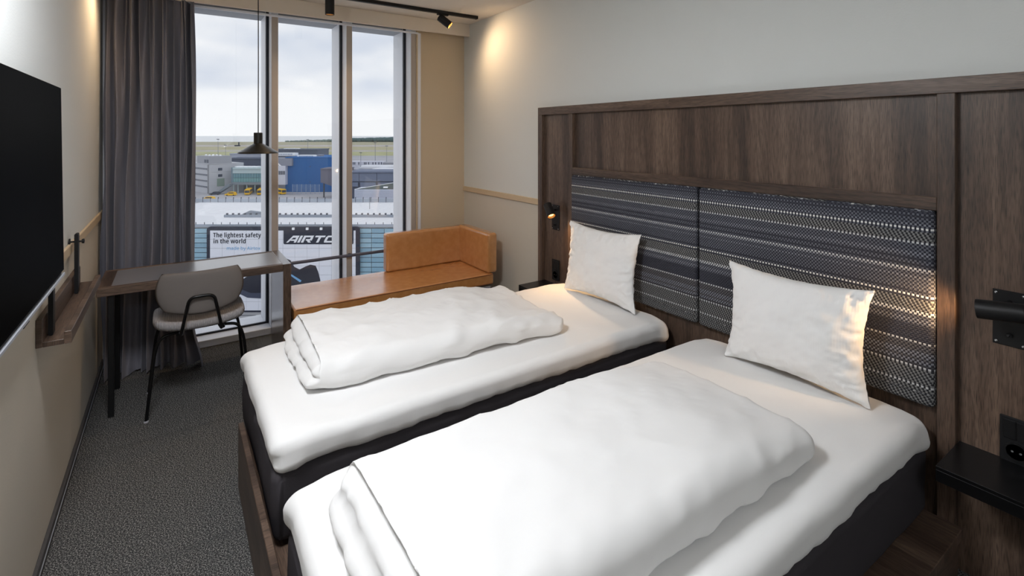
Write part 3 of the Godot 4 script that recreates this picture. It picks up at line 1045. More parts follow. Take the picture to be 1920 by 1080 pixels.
func build_ceiling_lamps() -> void:
	var tr := thing("lighting_track", "thin black lighting track on the ceiling along the window", "track", Vector3(0, CEIL, -3.845))
	part("rail", box(Vector3(-0.3, -0.026, -0.017), Vector3(2.22, 0, 0.017), 0.002), M.black, tr)
	part("end_cap", box(Vector3(2.22, -0.027, -0.018), Vector3(2.235, 0, 0.018), 0.002), M.black_soft, tr)
	track_head("black track spotlight tilted at the wall above the bench corner", 1.895, Vector3(0.60, -0.62, 0.5), Vector3(2.34, 2.1, -3.55), 0.42)
	track_head("black track spotlight pointing straight down in front of the window", 0.965, Vector3(0.0, -1.0, 0.0), Vector3(0.965, 0.0, -3.845), 0.6)
	track_head("black track spotlight tilted at the white wall above the curtain side", -0.02, Vector3(-0.62, -0.72, 0.2), Vector3(-0.395, 2.15, -3.70), 0.4)
	# pendant over the desk
	var p := thing("pendant_lamp", "dark pendant lamp with a flat cone shade hanging over the desk", "lamp", Vector3(0.467, 1.43, -3.70))
	var shade := part("shade", lathe([[0.125, 0.0], [0.118, 0.008], [0.06, 0.044], [0.029, 0.063], [0.027, 0.066], [0.026, 0.062], [0.058, 0.041], [0.116, 0.004], [0.1235, -0.0015], [0.125, 0.0]], 48), M.black_pendant, p)
	shade.set_meta("label", "flat dark metal cone")
	part("socket_cup", lathe([[0.0, 0.136], [0.025, 0.136], [0.027, 0.133], [0.027, 0.062], [0.0, 0.062]], 28), M.black_pendant, p)
	part("cord", tube([Vector3(0, 0.135, 0), Vector3(0.001, 0.6, 0), Vector3(0, CEIL - 1.43 - 0.02, 0)], 0.003, 8), M.black_soft, p)
	part("bulb", lathe([[0.0, 0.016], [0.016, 0.02], [0.022, 0.034], [0.016, 0.05], [0.012, 0.062]], 20), M.frame_white, p)
	part("ceiling_rose", lathe([[0.0, 0.0], [0.04, 0.0], [0.04, -0.022], [0.0, -0.025]], 24), M.black_soft, p, Vector3(0, CEIL - 1.43, 0))
	# unseen fill lamps, added on the ceiling to brighten the room
	for a in [["added square fill lamp on the ceiling above the walkway beside the television", Vector3(-0.085, CEIL, -1.45), 4.1], ["added square fill lamp on the ceiling above the walkway nearest the back wall", Vector3(-0.085, CEIL, 1.3), 2.2]]:
		var l := thing("fill_lamp", a[0], "lamp", a[1], 0.0, "added fill lamps")
		part("housing", box(Vector3(-0.28, -0.045, -0.28), Vector3(0.28, 0.0, 0.28), 0.006), M.frame_white, l)
		part("diffuser", box(Vector3(-0.25, -0.052, -0.25), Vector3(0.25, -0.04, 0.25), 0.003), M.fill_glow, l)
		fill_light(a[1] + Vector3(0, -0.06, 0), 0.5, a[2])

# ------------------------------------------------------------------ outside
func out_at(u: float, v: float, d: float) -> Vector3:
	# the point at distance d along the view's axis that a pixel of the photograph looks at
	var r := (u - CX) * d / F
	return Vector3(r * cos(YAW) + d * sin(YAW), EYE - (v - CY) * d / F, r * sin(YAW) - d * cos(YAW))

func lx(u: float, d: float) -> float:
	return (u - CX) * d / F

func ly(v: float, d: float) -> float:
	return EYE - (v - CY) * d / F

# a thing outside: its axes run across and along the view; lengths in metres
func outside(called: String, label: String, category: String, u: float, base_y: float, d: float, turn := 0.0, group := "") -> Node3D:
	var p := out_at(u, CY, d)
	p.y = base_y
	return thing(called, label, category, p, -YAW + turn, group)

# a box under an outside thing at (u, d), by pixel edges of its front face
func block(called: String, o: Node3D, u: float, y: float, d: float, u0: float, u1: float, v0: float, v1: float, df: float, deep: float, m: Material, floor_y := -1e9) -> MeshInstance3D:
	var lo := Vector3(lx(u0, df) - lx(u, d), maxf(ly(v1, df), floor_y) - y, -(df + deep - d))
	var hi := Vector3(lx(u1, df) - lx(u, d), ly(v0, df) - y, -(df - d))
	var c := (lo + hi) / 2.0
	return part(called, brick(hi - lo), m, o, c)

const GROUND := -31.5
const DECK := -14.75

func paint(called: String, c: Color, rough := 0.85) -> StandardMaterial3D:
	if not M.has(called):
		M[called] = mat(c, rough, 0.3)
	return M[called]

func strip(called: String, d0: float, d1: float, c: Color, y: float) -> void:
	# a level band of ground across the view
	var st := begin()
	var w0 := d0 * 1.4 + 200.0
	var w1 := d1 * 1.4 + 200.0
	var f := Vector3(sin(YAW), 0, -cos(YAW))
	var r := Vector3(cos(YAW), 0, sin(YAW))
	var u := Vector3(0, y, 0)
	quad(st, f * d0 - r * w0 + u, f * d0 + r * w0 + u, f * d1 + r * w1 + u, f * d1 - r * w1 + u, Vector3.UP)
	var m := mat(Color.WHITE, 0.95, 0.2)
	var g := ramp2([[0.0, c.darkened(0.12)], [0.5, c], [1.0, c.lightened(0.12)]])
	m.albedo_texture = noise_tex(0.02, 256, 4, g, int(d0))
	tri_map(m, Vector3(0.004, 0.004, 0.004))
	if called == "ground_sea":
		m.roughness = 0.16
		m.metallic_specular = 0.5
	solid(called, st.commit(), m)

func text_part(words_: String, o: Node3D, m: Material, height: float, at: Vector3, shear := 0.0, stretch := 1.0, weight := 400) -> void:
	var t := TextMesh.new()
	var f := SystemFont.new()
	f.font_names = PackedStringArray(["Droid Sans"])
	f.font_weight = weight
	t.font = f
	t.font_size = 64
	t.pixel_size = height / 46.0
	t.depth = 0.03
	t.text = words_
	t.horizontal_alignment = HORIZONTAL_ALIGNMENT_LEFT
	t.vertical_alignment = VERTICAL_ALIGNMENT_BOTTOM
	var p := part("lettering", t, m, o, at)
	p.basis = Basis(Vector3(stretch, 0, 0), Vector3(shear, 1, 0), Vector3(0, 0, 1))

func build_garage() -> void:
	var D := 89.0
	var u0 := 530.0
	var g := outside("parking_garage", "flat-roofed parking garage with a pale roof deck and teal glazed front", "garage", u0, GROUND, D)
	var conc := paint("concrete", srgb(230, 231, 235))
	var yd := DECK - GROUND
	var xa := lx(250, D)
	var xo := lx(u0, D)
	part("roof_deck", brick(Vector3(90, 0.6, 36)), conc, g, Vector3(lx(640, D) - xo, yd - 0.3, -18.6))
	part("inner_wall", brick(Vector3(90, yd - 0.6, 0.5)), conc, g, Vector3(lx(640, D) - xo, (yd - 0.6) / 2.0, -1.2))
	# glazed front: single panes on either side of the billboard
	var tones := [mat(srgb(140, 178, 198), 0.3), mat(srgb(152, 188, 206), 0.3), mat(srgb(128, 168, 190), 0.3)]
	var pw := 24.0 * D / F
	var ph := 9.1 * D / F
	for col in [-8, -7, -6, 6, 7, 8, 9]:
		for row in 19:
			var x: float = (col + 0.5) * pw + (0.2 if col < 0 else -0.15)
			var y := yd - 0.35 - (row + 0.5) * ph
			if y < 0.4:
				continue
			part("facade_panel", brick(Vector3(pw - 0.09, ph - 0.11, 0.08)), tones[rng.randi() % 3], g, Vector3(x, y, -0.05))
	for row in 20:
		var y := yd - 0.35 - row * ph
		if y > 0.2:
			part("facade_rail", brick(Vector3(26 * pw, 0.07, 0.06)), paint("rail_dark", srgb(44, 58, 72)), g, Vector3(0, y, -0.16))
	# roof edge: kerb, posts
	part("parapet", brick(Vector3(90, 0.45, 0.3)), paint("parapet_grey", srgb(168, 176, 188)), g, Vector3(lx(640, D) - xo, yd + 0.1, -0.3))
	for i in 26:
		part("edge_post", brick(Vector3(0.08, 0.42, 0.08)), paint("post_dark", srgb(66, 72, 84)), g, Vector3(lx(350 + i * 16.0, D) - xo, yd + 0.5, -0.2))
	# bays: slanting white lines in three rows
	var line := paint("line_white", srgb(246, 247, 250))
	for r in [[416.0, 8.0, 24], [394.0, 6.0, 24], [382.0, 4.0, 28]]:
		var d: float = 16.3 * F / (r[0] - CY)
		for i in r[2]:
			var l := part("bay_line", brick(Vector3(0.16, 0.03, 5.6)), line, g, Vector3(lx(330, d) + i * 2.6 - xo, yd + 0.02, -(d - D)))
			l.rotation.y = -0.24
	# inner kerb with bollards, half way across the deck
	var d2 := 99.0
	part("kerb_wall", brick(Vector3(lx(790, d2) - lx(421, d2), 0.5, 0.5)), paint("kerb_grey", srgb(150, 158, 170)), g, Vector3((lx(421, d2) + lx(790, d2)) / 2.0 - xo, yd + 0.25, -(d2 - D)))
	for i in 30:
		part("bollard", brick(Vector3(0.3, 0.3, 0.3)), paint("bollard_dark", srgb(86, 90, 100)), g, Vector3(lx(426 + i * 11.0, d2) - xo, yd + 0.65, -(d2 - D)))
	var ramp := part("ramp_cheek", prism(PackedVector2Array([Vector2(0, 0), Vector2(5.2, 0), Vector2(5.2, 0.3), Vector2(1.6, 0.75)]), -0.3, 0.3), paint("kerb_grey", Color.GRAY), g, Vector3(lx(448, d2) - xo, yd + 0.4, -(d2 + 1.2 - D)))
	ramp.rotation.y = 0.0
	# far parapet with posts
	var d3 := 121.0
	for i in 30:
		part("parapet_panel", brick(Vector3(1.75, 0.85, 0.16)), paint("parapet_grey", Color.GRAY), g, Vector3(lx(352, d3) + (i + 0.5) * 1.85 - xo, yd + 0.45, -(d3 - D)))
		part("parapet_post", brick(Vector3(0.12, 1.25, 0.2)), paint("post_dark", Color.GRAY), g, Vector3(lx(352, d3) + i * 1.85 - xo, yd + 0.62, -(d3 - D)))
	part("light_mast", tube([Vector3(lx(693, 110) - xo, yd, -21), Vector3(lx(693, 110) - xo, yd + 2.6, -21)], 0.05, 6), paint("post_dark", Color.GRAY), g)

func build_billboard() -> void:
	var D := 88.2
	var b := outside("billboard", "huge white shoe advertisement with navy border on the garage front", "billboard", 530.5, GROUND, D)
	var navy := mat(srgb(40, 44, 60), 0.6, 0.3)
	var white := mat(srgb(228, 231, 240), 0.7, 0.3)
	var s := D / F
	var yc := ly(505.5, D) - GROUND
	var w := 286.0 * s
	var h := 160.0 * s
	part("frame", prism(round_rect(w, h, 0.6), -0.5, 0.0), navy, b, Vector3(0, yc, 0))
	# the white face in its printed sheets
	var x0 := lx(394.0, D) - lx(530.5, D)
	var x1 := lx(667.0, D) - lx(530.5, D)
	var y1 := ly(432.0, D) - GROUND
	var y0 := ly(582.0, D) - GROUND
	var cols := 12
	var rows := 9
	for i in cols:
		for j in rows:
			var sw := (x1 - x0) / cols
			var sh := (y1 - y0) / rows
			part("printed_sheet", brick(Vector3(sw - 0.03, sh - 0.03, 0.05)), white, b, Vector3(x0 + (i + 0.5) * sw, y0 + (j + 0.5) * sh, 0.03))
	var ink := mat(srgb(34, 37, 50), 0.7, 0.2)
	var sky_ink := mat(srgb(120, 172, 216), 0.7, 0.2)
	var at := func(u: float, v: float, z := 0.06) -> Vector3:
		return Vector3(lx(u, D) - lx(530.5, D), ly(v, D) - GROUND, z)
	text_part("The lightest safety shoe", b, ink, 8.3 * s, at.call(400.0, 447.6), 0.0, 0.87, 600)
	text_part("in the world", b, ink, 8.3 * s, at.call(400.0, 459.0), 0.0, 0.92, 600)
	text_part("made by Airtox", b, sky_ink, 6.2 * s, at.call(425.0, 470.5), 0.0, 1.08, 500)
	var ban := part("banner", prism(round_rect(131.0 * s, 32.5 * s, 0.25), 0.05, 0.10), navy, b, at.call(597.5, 441.5, 0.0))
	ban.set_meta("label", "navy banner with white slanted lettering")
	# AIRTOX, slanted strokes on the banner; unit cell 10 wide, 8 high
	var wht := mat(srgb(240, 242, 246), 0.7, 0.2)
	var letters := {
		"A": [[[0, 0], [1.9, 0], [4.2, 5.6], [9, 5.6], [9, 8], [3.2, 8]], [[6.9, 0], [9, 0], [9, 5.7], [6.9, 5.7]], [[3.0, 2.0], [7, 2.0], [7, 3.6], [3.6, 3.6]]],
		"I": [[[0, 0], [2.2, 0], [2.2, 8], [0, 8]]],
		"R": [[[0, 0], [2.2, 0], [2.2, 6.2], [0, 6.2]], [[0, 6.1], [8.6, 6.1], [9, 8], [0, 8]], [[6.8, 3.9], [9, 3.9], [9, 6.3], [6.8, 6.3]], [[3.4, 2.4], [9, 2.4], [9, 4.0], [3.4, 4.0]], [[4.4, 2.5], [6.8, 2.5], [9.2, 0], [6.6, 0]]],
		"T": [[[0, 6.1], [9, 6.1], [9, 8], [0, 8]], [[3.4, 0], [5.6, 0], [5.6, 6.2], [3.4, 6.2]]],
		"O": [[[0, 1.4], [2.2, 1.8], [2.2, 6.2], [0, 6.6]], [[0, 6.1], [9, 6.1], [8.6, 8], [1.2, 8]], [[0, 1.9], [9, 1.9], [8.6, 0], [0.6, 0]], [[6.8, 1.8], [9, 1.4], [9, 6.6], [6.8, 6.2]]],
		"X": [[[0, 0], [2.8, 0], [9, 8], [6.2, 8]], [[6.2, 0], [9, 0], [2.8, 8], [0, 8]]],
	}
	var cx := 537.0
	for ch in ["A", "I", "R", "T", "O", "X"]:
		var st := begin()
		for poly in letters[ch]:
			var pv := PackedVector2Array()
			for p in poly:
				pv.append(Vector2((p[0] + p[1] * 0.42) * 2.05 * s, p[1] * 1.62 * s))
			addprism(st, pv, 0.0, 0.04)
		part("lettering", st.commit(), wht, ban, at.call(cx, 454.5, 0.10) - ban.position)
		cx += 6.8 if ch == "I" else 20.6 if ch in ["A", "T"] else 21.6
	for u in [551.0, 577.0, 603.0]:
		part("banner_lamp", brick(Vector3(0.4, 0.4, 0.3)), paint("line_white", Color.WHITE), b, at.call(u, 428.5, 0.2))
	# printed safety shoe
	var sh := PackedVector2Array()
	for p in [[450, 528], [462, 519], [478, 514], [500, 505], [520, 494], [536, 484], [545, 488], [552, 500], [562, 505], [572, 500], [582, 496], [592, 498], [597, 510], [602, 530], [603, 545], [590, 550], [560, 552], [520, 556], [480, 557], [458, 551], [448, 540]]:
		sh.append(Vector2((p[0] - 530.5) * s, (505.5 - p[1]) * s))
	part("printed_shoe", prism(sh, 0.055, 0.085), mat(srgb(36, 38, 52), 0.6, 0.3), b, Vector3(0, yc, 0))
	var sole := PackedVector2Array()
	for p in [[447, 540], [470, 549], [520, 549], [560, 545], [603, 538], [604, 550], [560, 557], [500, 560], [465, 558], [450, 551]]:
		sole.append(Vector2((p[0] - 530.5) * s, (505.5 - p[1]) * s))
	part("printed_sole", prism(sole, 0.08, 0.10), mat(srgb(66, 72, 92), 0.6, 0.3), b, Vector3(0, yc, 0))
	var flash := PackedVector2Array()
	for p in [[543, 515], [547, 514], [566, 526], [563, 529]]:
		flash.append(Vector2((p[0] - 530.5) * s, (505.5 - p[1]) * s))
	part("printed_flash", prism(flash, 0.08, 0.105), sky_ink, b, Vector3(0, yc, 0))

func build_office() -> void:
	var D := 281.0
	var u := 389.5
	var conc := paint("office_grey", srgb(188, 190, 196))
	var side := conc
	var dark := paint("pane_dark", srgb(58, 68, 88), 0.3)
	var o := outside("office_building", "grey concrete office block with rows of small windows at the airport", "building", u, GROUND, D, 0.0)
	var h := ly(308.5, D) - GROUND
	# two faces meet at the near corner
	var right := 19.5
	var deep := 26.0
	var ang := -0.66
	var body := Node3D.new()
	body.name = "wing"
	o.add_child(body)
	body.rotation.y = ang
	part("wall", brick(Vector3(deep, h, 0.6)), side, body, Vector3(-deep / 2.0, h / 2.0, -0.3))
	part("wall", brick(Vector3(0.6, h, right)), conc, body, Vector3(-0.3, h / 2.0, -right / 2.0))
	part("roof", brick(Vector3(deep, 0.5, right)), conc, body, Vector3(-deep / 2.0, h, -right / 2.0))
	for row in 4:
		for i in 12:
			part("window", brick(Vector3(0.75, 0.95, 0.12)), dark, body, Vector3(-1.2 - i * 1.55, h - 2.6 - row * 3.4, 0.06))
	for a in [[6.5, h - 3.0], [6.5, h - 6.6]]:
		part("window", brick(Vector3(0.12, 1.5, 2.2)), dark, body, Vector3(0.06, a[1], -a[0]))
	part("door", brick(Vector3(0.12, 4.5, 4.0)), paint("office_green", srgb(132, 150, 140)), body, Vector3(0.06, h - 10.5, -6.8))
	for y in [h - 4.2, h - 8.3, h - 12.0]:
		part("band", brick(Vector3(0.1, 0.25, right)), conc, body, Vector3(0.05, y, -right / 2.0))
	var pen := part("penthouse", brick(Vector3(17.0, 4.6, 12.0)), paint("penthouse_grey", srgb(160, 162, 169)), body, Vector3(-9.0, h + 2.3, -7.0))
	for x in [3.0, 6.2]:
		part("window", brick(Vector3(2.2, 1.8, 0.12)), dark, pen, Vector3(x, -0.6, 6.06))
	for i in 6:
		part("roof_dome", lathe([[0.7, 0.0], [0.62, 0.35], [0.4, 0.6], [0.0, 0.7]], 12), paint("line_white", Color.WHITE), pen, Vector3(-6.5 + i * 2.4, 2.3, 2.0 - (i % 2) * 3.0))

func build_terminal() -> void:
	var D := 285.0
	var u := 470.0
	var o := outside("bus_terminal", "low terminal with a teal glass front raised on columns above the bus bays", "building", u, GROUND, D)
	var b := func(n: String, u0: float, u1: float, v0: float, v1: float, df: float, deep: float, m: Material) -> MeshInstance3D:
		return block(n, o, u, GROUND, D, u0, u1, v0, v1, df, deep, m, GROUND)
	var pale := paint("terminal_pale", srgb(186, 204, 208))
	var st := begin()
	b.call("wall", 436, 496, 317, 325, D, 14.0, pale)
	b.call("floor_slab", 434, 497, 342, 346.5, D - 1.5, 16.0, paint("slab_grey", srgb(128, 138, 148)))
	b.call("end_wall", 433.5, 437, 314, 343, D, 14.0, paint("end_teal", srgb(112, 136, 150)))
	b.call("roof", 436, 496, 314.5, 317.2, D - 0.6, 15.0, pale)
	for i in 5:
		b.call("roof_light", 440 + i * 9.0, 446 + i * 9.0, 311.8, 314.6, D + 3, 4.0, paint("line_white", Color.WHITE))
	var glass := [mat(srgb(96, 140, 152), 0.25), mat(srgb(110, 156, 160), 0.25), mat(srgb(92, 128, 140), 0.25)]
	for i in 12:
		for j in 2:
			b.call("pane", 437.4 + i * 4.8, 441.8 + i * 4.8, 325.5 + j * 8.2, 333.2 + j * 8.2, D, 0.4, glass[(i * 3 + j) % 3])
	b.call("back_wall", 437, 497, 342, 362, D + 13, 0.5, paint("slab_grey", Color.GRAY))
	for c in [437.0, 445.5, 462.0, 477.0, 494.0]:
		b.call("column", c, c + 1.5, 346, 362, D - 0.5, 0.5, pale)
	var ramp := PackedVector2Array()
	for p in [[415, 362], [419, 362], [441, 347.5], [441, 343.5], [437, 343.5]]:
		ramp.append(Vector2(lx(p[0], D) - lx(u, D), maxf(ly(p[1], D) - GROUND, 0.0)))
	part("stair", prism(ramp, 3.0, 6.0), paint("slab_grey", Color.GRAY), o)
	# sheds behind
	var n := outside("cargo_shed", "long dark navy shed behind the glass terminal", "building", 465.0, GROUND, 335.0)
	block("wall", n, 465.0, GROUND, 335.0, 418, 530, 298, 330, 335.0, 20.0, paint("navy_wall", srgb(72, 82, 104)), GROUND)
	block("roof", n, 465.0, GROUND, 335.0, 417, 531, 296.8, 298.2, 334.5, 21.0, paint("navy_wall", Color.GRAY), GROUND)
	var p2 := outside("warehouse", "pale grey flat-roofed warehouse behind the navy shed", "building", 475.0, GROUND, 372.0)
	block("wall", p2, 475.0, GROUND, 372.0, 431, 503, 289, 330, 372.0, 26.0, paint("ware_grey", srgb(168, 174, 190)), GROUND)
	block("roof", p2, 475.0, GROUND, 372.0, 430, 503.5, 287.8, 289.2, 371.5, 27.0, paint("ware_grey", Color.GRAY), GROUND)

func build_blue_hall() -> void:
	var D := 290.0
	var u := 580.0
	var o := outside("blue_hall", "large bright blue hall with white roof lights at the airport", "building", u, GROUND, D)
	var b := func(n: String, u0: float, u1: float, v0: float, v1: float, df: float, deep: float, m: Material) -> MeshInstance3D:
		return block(n, o, u, GROUND, D, u0, u1, v0, v1, df, deep, m, GROUND)
	b.call("blue_wall", 535, 624, 296, 364, D, 33.0, paint("hall_blue", srgb(22, 98, 166)))
	b.call("roof_edge", 534.5, 624.5, 294.6, 296.2, D - 0.3, 33.5, paint("hall_blue", Color.GRAY))
	b.call("grey_box", 505, 547, 297, 311, D - 2, 10.0, paint("hall_grey", srgb(140, 144, 158)))
	b.call("white_wall", 498, 535, 311, 346.5, D - 3, 12.0, paint("hall_white", srgb(210, 212, 224)))
	b.call("passage", 498, 541, 346.5, 362, D + 4, 5.0, paint("hall_white", Color.WHITE))
	for i in 9:
		b.call("window", 513.0 + i * 2.45, 514.4 + i * 2.45, 320.5, 327.5, D - 3.15, 0.3, paint("pane_dark", Color.GRAY))
	var brace := PackedVector2Array()
	for p in [[513, 296], [516, 296], [531.5, 311], [528.5, 311]]:
		brace.append(Vector2(lx(p[0], D) - lx(u, D), ly(p[1], D) - GROUND))
	part("brace", prism(brace, 2.2, 2.8), paint("line_white", Color.WHITE), o)
	for a in [[517, 553, 285.5, 291.5], [557, 592, 289.5, 295.5]]:
		var d2 := D + (22.0 if a[0] < 540 else 8.0)
		b.call("roof_light", a[0], a[1], a[2] + 1.2, a[3] + 0.6, d2, 5.0, paint("line_white", Color.WHITE))
		for i in 9:
			var w: float = (a[1] - a[0] - 8.0) / 9.0
			b.call("roof_pane", a[0] + 4 + i * w, a[0] + 4 + i * w + w * 0.6, a[2] + 2.4, a[3] - 0.8, d2 - 0.1, 0.2, paint("pane_grey", srgb(150, 164, 184)))
	b.call("roof_unit", 593, 602, 290, 295.5, D + 10, 5.0, paint("hall_grey", Color.GRAY))
	for v in [311.5, 340.5]:
		b.call("vent", 580.5, 582.3, v, v + 1.6, D - 0.15, 0.3, paint("post_dark", Color.GRAY))
	var n := outside("dark_hall", "low dark grey hall with small roof lights behind the blue hall", "building", 558.0, GROUND, 385.0)
	block("wall", n, 558.0, GROUND, 385.0, 505, 595, 281, 330, 385.0, 24.0, paint("dark_wall", srgb(88, 98, 116)), GROUND)
	block("roof", n, 558.0, GROUND, 385.0, 504, 595.5, 279.8, 281.2, 384.5, 25.0, paint("dark_wall", Color.GRAY), GROUND)
	for i in 4:
		block("roof_light", n, 558.0, GROUND, 385.0, 532 + i * 7.0, 537 + i * 7.0, 278, 280, 392.0, 5.0, paint("line_white", Color.WHITE), -1e9)
	# security fence
	var f := outside("mesh_fence", "tall pale mesh fence in front of the blue hall", "fence", 573.0, GROUND, 278.0)
	for i in 7:
		block("fence_post", f, 573.0, GROUND, 278.0, 548 + i * 8.4, 548.7 + i * 8.4, 345.5, 364, 278.0, 0.2, paint("fence_grey", srgb(150, 166, 186)), GROUND)
	for j in 9:
		block("fence_wire", f, 573.0, GROUND, 278.0, 548, 599, 346.0 + j * 1.5, 346.35 + j * 1.5, 278.0, 0.06, paint("fence_grey", Color.GRAY), GROUND)
	# covered walkway bridging to the right
	var w := outside("passenger_bridge", "mauve-grey covered bridge attached to the blue hall", "building", 640.0, GROUND, 262.0)
	block("wall", w, 640.0, GROUND, 262.0, 601, 650, 317.5, 342.5, 262.0, 12.0, paint("bridge_grey", srgb(112, 112, 128)), GROUND)
	block("roof", w, 640.0, GROUND, 262.0, 600.5, 650, 316, 317.6, 261.6, 13.0, paint("bridge_grey", Color.GRAY), GROUND)
	var sk := PackedVector2Array()
	for p in [[602, 342], [650, 342], [650, 352], [625, 350]]:
		sk.append(Vector2(lx(p[0], 262.0) - lx(640.0, 262.0), ly(p[1], 262.0) - GROUND))
	part("skirt", prism(sk, -1.0, 0.0), paint("bridge_grey", Color.GRAY), w)
	for c in [606.0, 632.0, 646.0]:
		block("column", w, 640.0, GROUND, 262.0, c, c + 2.0, 342, 372, 264.0, 0.6, paint("post_dark", Color.GRAY), GROUND)

func build_pier() -> void:
	var D := 250.0
	var u := 700.0
	var o := outside("pier_building", "long blue-grey pier building with tall wall panels in front of parked aircraft", "building", u, GROUND, D)
	var b := func(n: String, u0: float, u1: float, v0: float, v1: float, df: float, deep: float, m: Material) -> MeshInstance3D:
		return block(n, o, u, GROUND, D, u0, u1, v0, v1, df, deep, m, GROUND)
	b.call("core", 656, 810, 322, 376, D + 0.5, 14.0, paint("pier_core", srgb(84, 92, 112)))
	for i in range(0, 5):
		b.call("wall_panel", maxf(655.0, 640.4 + i * 33.2), 672.8 + i * 33.2, 324.5, 340, D, 0.5, paint("pier_blue", srgb(118, 128, 150)))
		b.call("lower_panel", maxf(655.0, 642 + i * 33.2), 671 + i * 33.2, 342, 350, D - 1.0, 0.5, paint("pier_blue", Color.GRAY))
	b.call("roof", 654.5, 810, 321.3, 324, D - 0.6, 16.0, paint("pier_blue", Color.GRAY))
	var s := outside("service_shed", "white ribbed shed with a sloping dark green roof by the pier", "building", 705.0, GROUND, 212.0)
	var D2 := 212.0
	block("wall", s, 705.0, GROUND, D2, 664.5, 770, 355, 400, D2, 10.0, paint("shed_white", srgb(200, 206, 222)), GROUND)
	for i in 5:
		block("wall_rib", s, 705.0, GROUND, D2, 664.5, 770, 358 + i * 3.6, 358.6 + i * 3.6, D2 - 0.1, 0.12, paint("shed_rib", srgb(168, 176, 194)), GROUND)
	var st := begin()
	var p := func(uu: float, vv: float, d: float) -> Vector3: return Vector3(lx(uu, d) - lx(705.0, D2), ly(vv, d) - GROUND, -(d - D2))
	var A: Vector3 = p.call(665.0, 355.0, D2)
	var B: Vector3 = p.call(770.0, 355.0, D2)
	var C: Vector3 = p.call(770.0, 337.5, D2 + 10.0)
	quad(st, A, B, C, C, Vector3(0, 1, 0.5).normalized())
	part("roof", st.commit(), paint("shed_green", srgb(84, 96, 98)), s)
	part("roof_edge", tube([A, C], 0.16, 6), paint("line_white", Color.WHITE), s)
	var rl := part("roof_light", brick(Vector3(1.9, 0.12, 0.9)), paint("line_white", Color.WHITE), s, p.call(723.0, 353.0, D2 + 0.8) + Vector3(0, 0.4, 0))
	rl.rotation.x = 0.6
	var w := outside("white_concourse", "long white low building with dark windows behind the parked aircraft", "building", 690.0, GROUND, 470.0)
	block("wall", w, 690.0, GROUND, 470.0, 640, 717, 302.8, 318, 470.0, 12.0, paint("hall_white", Color.WHITE), GROUND)
	for x in [661.5, 664.5, 672.0, 682.5, 685.5, 690.5, 698.5, 703.5, 709.5, 714.5]:
		block("window", w, 690.0, GROUND, 470.0, x, x + 1.3, 304.2, 308.6, 469.7, 0.5, paint("pane_dark", Color.GRAY), GROUND)
	block("annex", w, 690.0, GROUND, 470.0, 717, 760, 305, 318, 472.0, 12.0, paint("penthouse_grey", Color.GRAY), GROUND)

func airplane(label: String, u: float, v: float, d: float, r: float, long: float, accent: Material) -> void:
	# nose to the left, lying across the view; the axis is at (u, v)
	var o := outside("parked_airplane", label, "airplane", u, GROUND, d, 0.0, "aircraft at the pier")
	var y := ly(v, d) - GROUND
	var white := paint("plane_white", srgb(232, 234, 240), 0.4)
	var prof := [[0.0, 0.0], [r * 0.35, r * 0.25], [r * 0.62, r * 0.8], [r * 0.86, r * 1.7], [r, r * 3.0], [r, long * 0.7], [r * 0.6, long * 0.9], [r * 0.15, long], [0.0, long]]
	part("fuselage", turned(lathe(prof, 24), Vector3.ZERO, Vector3.RIGHT), white, o, Vector3(0, y, 0))
	part("cockpit_window", brick(Vector3(r * 0.7, r * 0.28, r * 1.1)), paint("pane_dark", Color.GRAY), o, Vector3(r * 1.1, y + r * 0.42, 0))
	for s in [-1.0, 1.0]:
		var wing := PackedVector2Array([Vector2(long * 0.36, s * r * 0.8), Vector2(long * 0.52, s * r * 0.8), Vector2(long * 0.66, s * long * 0.45), Vector2(long * 0.61, s * long * 0.45)])
		var w := part("wing", prism(wing, -0.2, 0.2), white, o, Vector3(0, y - r * 0.5, 0))
		w.rotation.x = -PI / 2.0
		part("engine", tube([Vector3(long * 0.36, y - r * 1.15, s * r * 3.0), Vector3(long * 0.46, y - r * 1.15, s * r * 3.0)], r * 0.55, 16), accent, o)
	part("tail_fin", prism(PackedVector2Array([Vector2(long * 0.82, 0), Vector2(long * 0.97, 0), Vector2(long * 1.02, r * 3.4), Vector2(long * 0.95, r * 3.4)]), -0.2, 0.2), accent, o, Vector3(0, y + r * 0.3, 0))
	for x in [long * 0.12, long * 0.5]:
		part("landing_gear", tube([Vector3(x, 0, 0), Vector3(x, y - r * 0.8, 0)], 0.3, 8), paint("post_dark", Color.GRAY), o)

